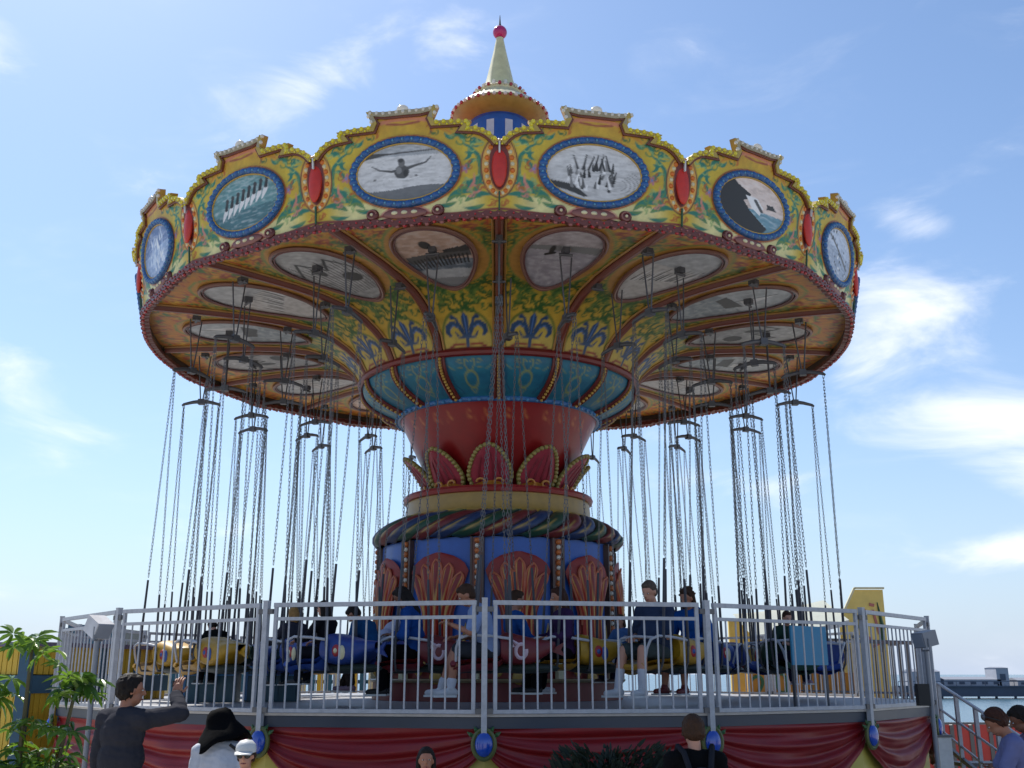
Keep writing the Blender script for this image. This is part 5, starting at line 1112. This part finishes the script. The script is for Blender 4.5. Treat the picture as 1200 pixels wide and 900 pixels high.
    if hs == 'messy':
        rr = random.Random(3)
        for i in range(26): a = rr.uniform(0, 2 * pi); e = rr.uniform(.1, 1.3); d = Vector((cos(a) * cos(e), sin(a) * cos(e), sin(e))); p = Vector((-.025, 0, .03)) + Vector((d.x * .09, d.y * .08, d.z * .09)); q.cap(H(*p), H(*(p + d * .02)), .022 * s, .014 * s, 6)
    dress('hair', q, hm_, 1, (.0065 if vx < .0125 else .010 * max(.7, s))); P['H'] = H; return T
def seated(s=1.0, lean=0, side=0, tw=0, hp=0, hy=0, hands=((.38, .17, .27), (.38, -.17, .27)), knee=.47, feet=(.50, .54), spread=.12, dz=0.0):
    P = {'s': s}; pel = Vector((.08 + .02 * (1 - s), 0, .10 * s + .05 + dz)); R = Matrix.Rotation(rad(tw), 3, 'Z') @ Matrix.Rotation(rad(lean), 3, 'Y') @ Matrix.Rotation(rad(side), 3, 'X')
    V_ = lambda x, y, z: pel + R @ (Vector((x, y, z)) * s)
    P['pelvis'], P['chest'], P['neck'] = pel, V_(.0, 0, .33), V_(-.01, 0, .50); P['RH'] = R @ Matrix.Rotation(rad(hy), 3, 'Z') @ Matrix.Rotation(rad(hp), 3, 'Y'); P['head'] = P['neck'] + R @ (Vector((.03, 0, .05)) * s) + P['RH'] @ (Vector((.015, 0, .115)) * s); P['lat'] = (R @ Vector((0, 1, 0))).normalized()
    P['sh'] = [V_(0, .185 * k, .44) for k in (1, -1)]; P['el'], P['wr'] = [], []
    for k in (0, 1):
        h = Vector(hands[k]); e, w_ = ik(P['sh'][k], h, .285 * s, .255 * s, (-.5, (.6, -.6)[k], -.6)); P['el'].append(e); P['wr'].append(w_)
    P['pn'] = [Vector((0, 0, -1)), Vector((0, 0, -1))]; P['hip'] = [pel + Vector((.02, .09 * k, -.02)) * s for k in (1, -1)]
    P['kn'] = [pel + Vector((knee - .08, k * spread, .01)) * s for k in (1, -1)]; P['an'] = [P['kn'][j] + Vector((feet[j] - knee, (k * .01), -.41)) * s for j, k in enumerate((1, -1))]; P['to'] = [a + Vector((.15, .02 * k, -.06)) * s for a, k in zip(P['an'], (1, -1))]
    return P
def standing(s=1.0, lean=0, hp=0, hy=0, hands=None, tw=0):
    P = {'s': s}; pel = Vector((0, 0, .93)) * s; R = Matrix.Rotation(rad(tw), 3, 'Z') @ Matrix.Rotation(rad(lean), 3, 'Y'); V_ = lambda x, y, z: pel + R @ (Vector((x, y, z)) * s)
    P['pelvis'], P['chest'], P['neck'] = pel, V_(0, 0, .35), V_(-.01, 0, .53); P['RH'] = R @ Matrix.Rotation(rad(hy), 3, 'Z') @ Matrix.Rotation(rad(hp), 3, 'Y'); P['head'] = P['neck'] + R @ (Vector((.025, 0, .05)) * s) + P['RH'] @ (Vector((.015, 0, .11)) * s); P['lat'] = (R @ Vector((0, 1, 0))).normalized()
    P['sh'] = [V_(0, .185 * k, .47) for k in (1, -1)]; P['el'], P['wr'] = [], []; hands = hands or (None, None)
    for k in (0, 1):
        h = Vector(hands[k]) if hands[k] else P['sh'][k] + Vector((.06, (.06, -.06)[k], -.53)) * s; e, w_ = ik(P['sh'][k], h, .285 * s, .255 * s, (-.6, (.5, -.5)[k], -.5)); P['el'].append(e); P['wr'].append(w_)
    P['pn'] = [Vector((0, -1, 0)), Vector((0, 1, 0))]; P['hip'] = [pel + Vector((0, .09 * k, -.02)) * s for k in (1, -1)]; P['kn'] = [Vector((.02, .10 * k, .50)) * s for k in (1, -1)]; P['an'] = [Vector((-.02, .105 * k, .09)) * s for k in (1, -1)]; P['to'] = [Vector((.15, .13 * k, .035)) * s for k in (1, -1)]
    return P
WHS = paint_mat('white_shoe', (206, 206, 208), rough=.6); BRS = paint_mat('brown_shoe', (70, 46, 36)); RDS = paint_mat('red_shoe', (120, 36, 40)); PKS = paint_mat('mauve_shoe', (150, 120, 140)); WSOCK = cloth('white_sock', (226, 228, 236))
GR_ = 'riders sitting on the chain swings'
def rider(key, label, P, look): o, h = SW[key]; return person(label, tuple(o), h, P, look, GR_)
rider(('outer', 1), 'big man in slate T-shirt and shorts with white socks, seated right of the drum', seated(1.02, lean=6, side=0, tw=8, hp=14, hy=6, hands=((.30, .02, .30), (.34, -.13, .30)), feet=(.50, .56), spread=.15),
      dict(shirt=cloth('slate', (56, 70, 98)), sleeve=.75, pants=cloth('olive_short', (74, 84, 84)), leg=.85, sock=WSOCK, sockh=.48, shoe=WHS, hair='grey', belly=.05, shirt_inf=.025))
rider(('middle', 1), 'dark haired rider in a bright blue jacket right of the big man', seated(1.0, lean=4, hp=10, hands=((.34, .18, .30), (.30, -.16, .32))), dict(shirt=cloth('bright_blue', (30, 92, 172)), sleeve=1.9, jacket=1, pants=cloth('maroon', (70, 44, 50)), leg=1.2, shoe=RDS, hair='brown', hairstyle='messy', skin='tan', hood=1))
rider(('inner', 1), 'small brown haired child in a pale blue top beside the big man', seated(.66, hp=8, hands=((.30, .14, .24), (.30, -.14, .24))), dict(shirt=cloth('pale_blue_top', (84, 122, 176)), pants=cloth('navy', (36, 42, 66)), shoe=BRS, hair='brown', hairstyle='bob'))
rider(('middle', 0), 'rider in a dark purple top on the yellow swing before the drum', seated(.95, lean=3, hp=6, hands=((.38, .2, .3), (.38, -.2, .3))), dict(shirt=cloth('purple', (68, 44, 84)), sleeve=1.8, pants=cloth('black_trouser', (26, 26, 30)), shoe=BLACK, hair='auburn', hairstyle='long', skin='tan'))
rider(('outer', 0), 'rider in a pale blue shirt and shorts leaning forward left of the centre post', seated(1.0, lean=20, hp=10, hands=((.52, .2, .42), (.46, -.2, .3)), feet=(.52, .62)), dict(shirt=cloth('pale_shirt', (150, 172, 216)), sleeve=.8, pants=cloth('grey_short', (60, 64, 72)), leg=.9, sock=WSOCK, sockh=.18, shoe=WHS, hair='brown', skin='tan', shirt_inf=.028))
T_ = rider(('middle', -1), 'dark haired rider in a blue top holding a white cloth bag', seated(1.0, lean=12, hp=18, hands=((.36, .16, .34), (.40, -.12, .34)), feet=(.46, .50)), dict(shirt=cloth('royal_blue', (38, 84, 160)), sleeve=1.7, pants=cloth('black_leg', (18, 18, 22)), shoe=BLACK, hair='dark', hairstyle='long', skin='brown'))
rider(('inner', -1), 'stooping rider in a blue jacket and brown trousers with mauve shoes', seated(.95, lean=32, hp=14, hands=((.52, .14, .16), (.5, -.14, .18)), feet=(.40, .70)), dict(shirt=cloth('denim_blue', (40, 96, 150)), sleeve=1.9, jacket=1, pants=cloth('umber', (74, 62, 58)), leg=1.95, shoe=PKS, hair='dark', skin='tan'))
rider(('outer', -1), 'dark haired small rider in black on the blue swing', seated(.74, lean=4, hp=5, dz=.02), dict(shirt=cloth('black_top', (28, 28, 36)), sleeve=1.9, pants=cloth('black_jean', (30, 34, 44)), shoe=BLACK, hair='dark', hairstyle='long'))
rider(('middle', -2), 'fair haired small rider in grey on the blue swing at the left', seated(.74, lean=2, hp=5), dict(shirt=cloth('grey_top', (64, 64, 76)), sleeve=1.9, pants=cloth('teal_trouser', (34, 60, 70)), shoe=BLACK, hair='blonde', hairstyle='bob'))
rider(('middle', -3), 'small rider in a dark coat bent forward on the green swing at the left', seated(.72, lean=24, hp=20), dict(shirt=cloth('dark_coat', (24, 30, 30)), sleeve=1.95, jacket=1, pants=cloth('dark_leg', (26, 28, 32)), shoe=BLACK, hair='dark'))
rider(('outer', 2), 'small rider in navy trousers half hidden by the teal board', seated(.70, lean=4, hp=8), dict(shirt=cloth('green_top', (44, 70, 60)), sleeve=1.8, pants=cloth('navy_trouser', (26, 32, 58)), shoe=PKS, hair='brown'))
rider(('inner', 0), 'rider in a blue top, black trousers and white trainers right of the centre post', seated(.98, lean=0, hp=6, feet=(.44, .40)), dict(shirt=cloth('cobalt', (44, 92, 166)), sleeve=1.9, pants=cloth('jet', (16, 16, 18)), shoe=WHS, hair='brown', skin='tan'))
# white cloth bag held by the rider in blue
o, h = SW[('middle', -1)]; bg_ = thing('cloth_bag', 'crumpled white cloth bag in the lap of the dark haired rider', 'bag', tuple(o), h)
q = MB(); q.ell((.40, -.1, .40), (.13, .12, .11), Matrix.Rotation(.4, 3, 'Y'), 14, 10); q.ell((.46, 0, .34), (.10, .12, .08), None, 12, 8); q.ell((.32, -.08, .49), (.08, .09, .07), None, 12, 8)
me = solid(q, .016, 1); me.materials.clear(); me.materials.append(cloth('bag_white', (196, 200, 224))); me.name = 'bag'; link('bag', me, bg_)

# people on the ground in front
GW = 'onlookers on the ground before the platform'; PN = math.pi / 2
def loc_of(T, p): return (Matrix.Translation(T[0]) @ Matrix.Rotation(T[1], 4, 'Z')).inverted() @ Vector(p)
B_ = (Vector((-3.15, -7.75, GZ)), rad(66)); hr = loc_of(B_, (-2.80, -7.48, 1.42))
P = standing(1.07, lean=2, hp=0, hy=-38, hands=(None, tuple(hr))); P['hdir'] = (None, Vector((.15, 0, 1))); P['pn'] = [Vector((0, -1, 0)), Vector((1, .3, 0))]
person('man in a dark suit seen from behind raising his right hand with a small camera', tuple(B_[0]), B_[1], P, dict(shirt=cloth('charcoal_suit', (66, 66, 74)), jacket=1, sleeve=1.93, hem=.16, belly=.02, pants=cloth('charcoal_trouser', (56, 57, 64)), leg=1.95, shirt_inf=.03, hair='dark', skin='tan', voxel=.010, curl=.8))
cm = thing('pocket_camera', 'small black pocket camera in the raised hand of the suited man', 'camera', (-2.81, -7.44, 1.515), rad(20)); q = MB(); q.box((0, 0, 0), (.085, .022, .055)); q.build('camera_body', BLACK, cm, smooth=False); q = MB(); q.tube([(0.01, .01, 0), (0.01, .03, 0)], .017, 12); q.build('lens', DKSTEEL, cm)
def worn(T, name, P, me, extra=None):               # something worn on the head: a part of the person
    o = link(name, me, T); o.matrix_local = Matrix.Translation(P['head']) @ P['RH'].to_4x4() @ (extra or Matrix()); return o
def shades(T, P, s_):
    q = MB()
    for k in (-1, 1): q.ell((.094 * s_, .034 * k * s_, .004 * s_), (.011 * s_, .033 * s_, .024 * s_), None, 12, 8)
    g = worn(T, 'sunglasses', P, q.mesh('sunglasses', paint_mat('dark_lens', (16, 16, 18), rough=.1))); q = MB()
    q.tube([(x * s_, y * s_, .012 * s_) for x, y in ((0, -.085), (.09, -.066), (.104, -.035), (.108, 0), (.104, .035), (.09, .066), (0, .085))], .004, 5)
    q.build('frame', BLACK, g)
B_ = (Vector((-2.35, -7.62, GZ)), rad(104)); P = standing(.885, lean=3, hp=12)
T_ = person('woman in a white shirt under a big black floppy hat seen from behind', tuple(B_[0]), B_[1], P, dict(shirt=cloth('white_shirt', (232, 236, 248)), sleeve=.9, pants=cloth('blue_jean', (50, 62, 92)), hair='dark', hairstyle='bob', voxel=.010, shirt_inf=.022))
q = MB()
def hatf(i, j):
    a = 2 * pi * i; r, z = [(0, .165), (.07, .160), (.11, .132), (.130, .085), (.143, .04), (.178, .0), (.22, -.045), (.255, -.09), (.275, -.135)][j]; wv = max(0, j - 3) / 5
    return (.86 * r * cos(a) * (1 + .05 * wv * sin(3 * a)), .86 * r * sin(a) * (1 + .04 * wv * cos(2 * a + 1)), z * .95 + wv * (.028 * sin(2 * a + .6) + .014 * sin(5 * a)))
vs = [hatf(i / 48, j) for i in range(48) for j in range(9)]; q.add(vs, [(i * 9 + j, ((i + 1) % 48) * 9 + j, ((i + 1) % 48) * 9 + j + 1, i * 9 + j + 1) for i in range(48) for j in range(8)])
hq = worn(T_, 'hat', P, q.mesh('hat', cloth('black_felt', (14, 14, 17))), Matrix.Rotation(rad(-14), 4, 'X') @ Matrix.Rotation(rad(-12), 4, 'Y')); m_ = hq.modifiers.new('thick', 'SOLIDIFY'); m_.thickness = .006
sp_ = thing('shoulder_bag', 'dark strap of a shoulder bag across the woman in white', 'bag', tuple(B_[0]), B_[1]); q = MB(); c = P['chest']; s_ = .885
q.tube([(c.x - .135 * s_ * cos(a) * (1 if a < 2 else .8), c.y - .21 * s_ * sin(a) * .9 - .02, c.z + .20 - .32 * (a / 3.0)) for a in np.linspace(.35, 2.5, 10)], .014, 6); q.build('strap', BLACK, sp_); q = MB(); q.ell((c.x + .02, c.y - .26, c.z - .30), (.10, .05, .09), None, 12, 8); q.build('pouch', BLACK, sp_)
B_ = (Vector((-1.925, -8.5, GZ)), rad(-82)); P = standing(.785, hp=4, hy=-8); s_ = .785
T_ = person('person in a white cap and dark sunglasses facing the camera before the red swag', tuple(B_[0]), B_[1], P, dict(shirt=cloth('cream_top', (200, 196, 190)), pants=cloth('grey_trouser', (80, 80, 86)), hair='brown', voxel=.010))
q = MB(); q.lathe([(.097 * s_, .030 * s_), (.100 * s_, .06 * s_), (.092 * s_, .10 * s_), (.06 * s_, .135 * s_), (.004, .148 * s_)], 28); cp = worn(T_, 'cap', P, q.mesh('cap', WHITE))
q = MB(); q.grid(lambda i, j: ((.075 + .085 * j * cos((i - .5) * 2.0)) * s_ + .01, (.09 - .012 * j) * sin((i - .5) * 2.6) * s_, (.042 - .018 * j - .03 * (i - .5) ** 2) * s_), 14, 5); pk = q.build('peak', WHITE, cp); m_ = pk.modifiers.new('thick', 'SOLIDIFY'); m_.thickness = .005
shades(T_, P, s_)
person('dark haired child whose head just shows at the bottom edge left of the middle', (-.552, -8.4, GZ), rad(-95), standing(.755, hp=-4, hy=10), dict(shirt=cloth('rust_top', (110, 60, 50)), pants=cloth('child_trouser', (50, 50, 60)), hair='dark', hairstyle='bob', skin='tan', voxel=.010))
B_ = (Vector((1.435, -9.0, GZ)), rad(92)); P = standing(.905, hp=6)
person('short haired brown head in a black top seen from behind, right of the shrub', tuple(B_[0]), B_[1], P, dict(shirt=cloth('black_vest', (22, 22, 24)), sleeve=.4, pants=cloth('dark_jean', (40, 46, 62)), hair='brown', voxel=.009))
bk = thing('backpack', 'dark grey backpack with straps on the short haired onlooker in black', 'backpack', tuple(B_[0]), B_[1]); c = P['chest']; q = MB()
q.ell((c.x - .20, 0, c.z - .12), (.10, .14, .20), None, 16, 12); me = solid(q, .014, 2); me.materials.clear(); me.materials.append(cloth('pack_grey', (46, 48, 56))); me.name = 'pack'; link('pack', me, bk)
for k in (-1, 1): q = MB(); q.tube([(c.x - .17, .07 * k, c.z + .03), (c.x - .10, .10 * k, c.z + .165), (c.x - .01, .125 * k, c.z + .205), (c.x + .10, .125 * k, c.z + .12)], .022, 6); q.build('strap', bpy.data.materials['pack_grey_cloth'], bk)
B_ = (Vector((4.52, -7.6, GZ)), rad(162)); P = standing(.93, lean=12, hp=24, hands=((.42, .1, 1.02), (.42, -.1, 1.0)))
T_ = person('brown haired person in a lavender T-shirt looking down at the right edge', tuple(B_[0]), B_[1], P, dict(shirt=cloth('lavender', (134, 138, 184)), sleeve=.8, pants=cloth('slate_trouser', (54, 56, 66)), hair='auburn', skin='tan', voxel=.010))
q = MB()
for k in (-1, 1): q.ell((.055, .040 * k, .095), (.016, .034, .026), Matrix.Rotation(-.6, 3, 'Y'), 12, 8)
g = worn(T_, 'sunglasses', P, q.mesh('sunglasses', paint_mat('grey_lens', (96, 92, 96), rough=.15))); q = MB(); q.tube([(-.03, -.088, .0), (.045, -.072, .09), (.066, 0, .10), (.045, .072, .09), (-.03, .088, .0)], .005, 5)
q.build('frame', BLACK, g)
B_ = (Vector((4.96, -7.0, GZ)), rad(168)); person('dark haired person in a mauve T-shirt behind the one in lavender at the right edge', tuple(B_[0]), B_[1], standing(.92, lean=8, hp=20, hands=((.4, .1, 1.05), (.42, -.1, 1.0))), dict(shirt=cloth('mauve_shirt', (130, 112, 150)), sleeve=.8, pants=cloth('brown_trouser', (70, 58, 52)), hair='dark', skin='brown', voxel=.010))
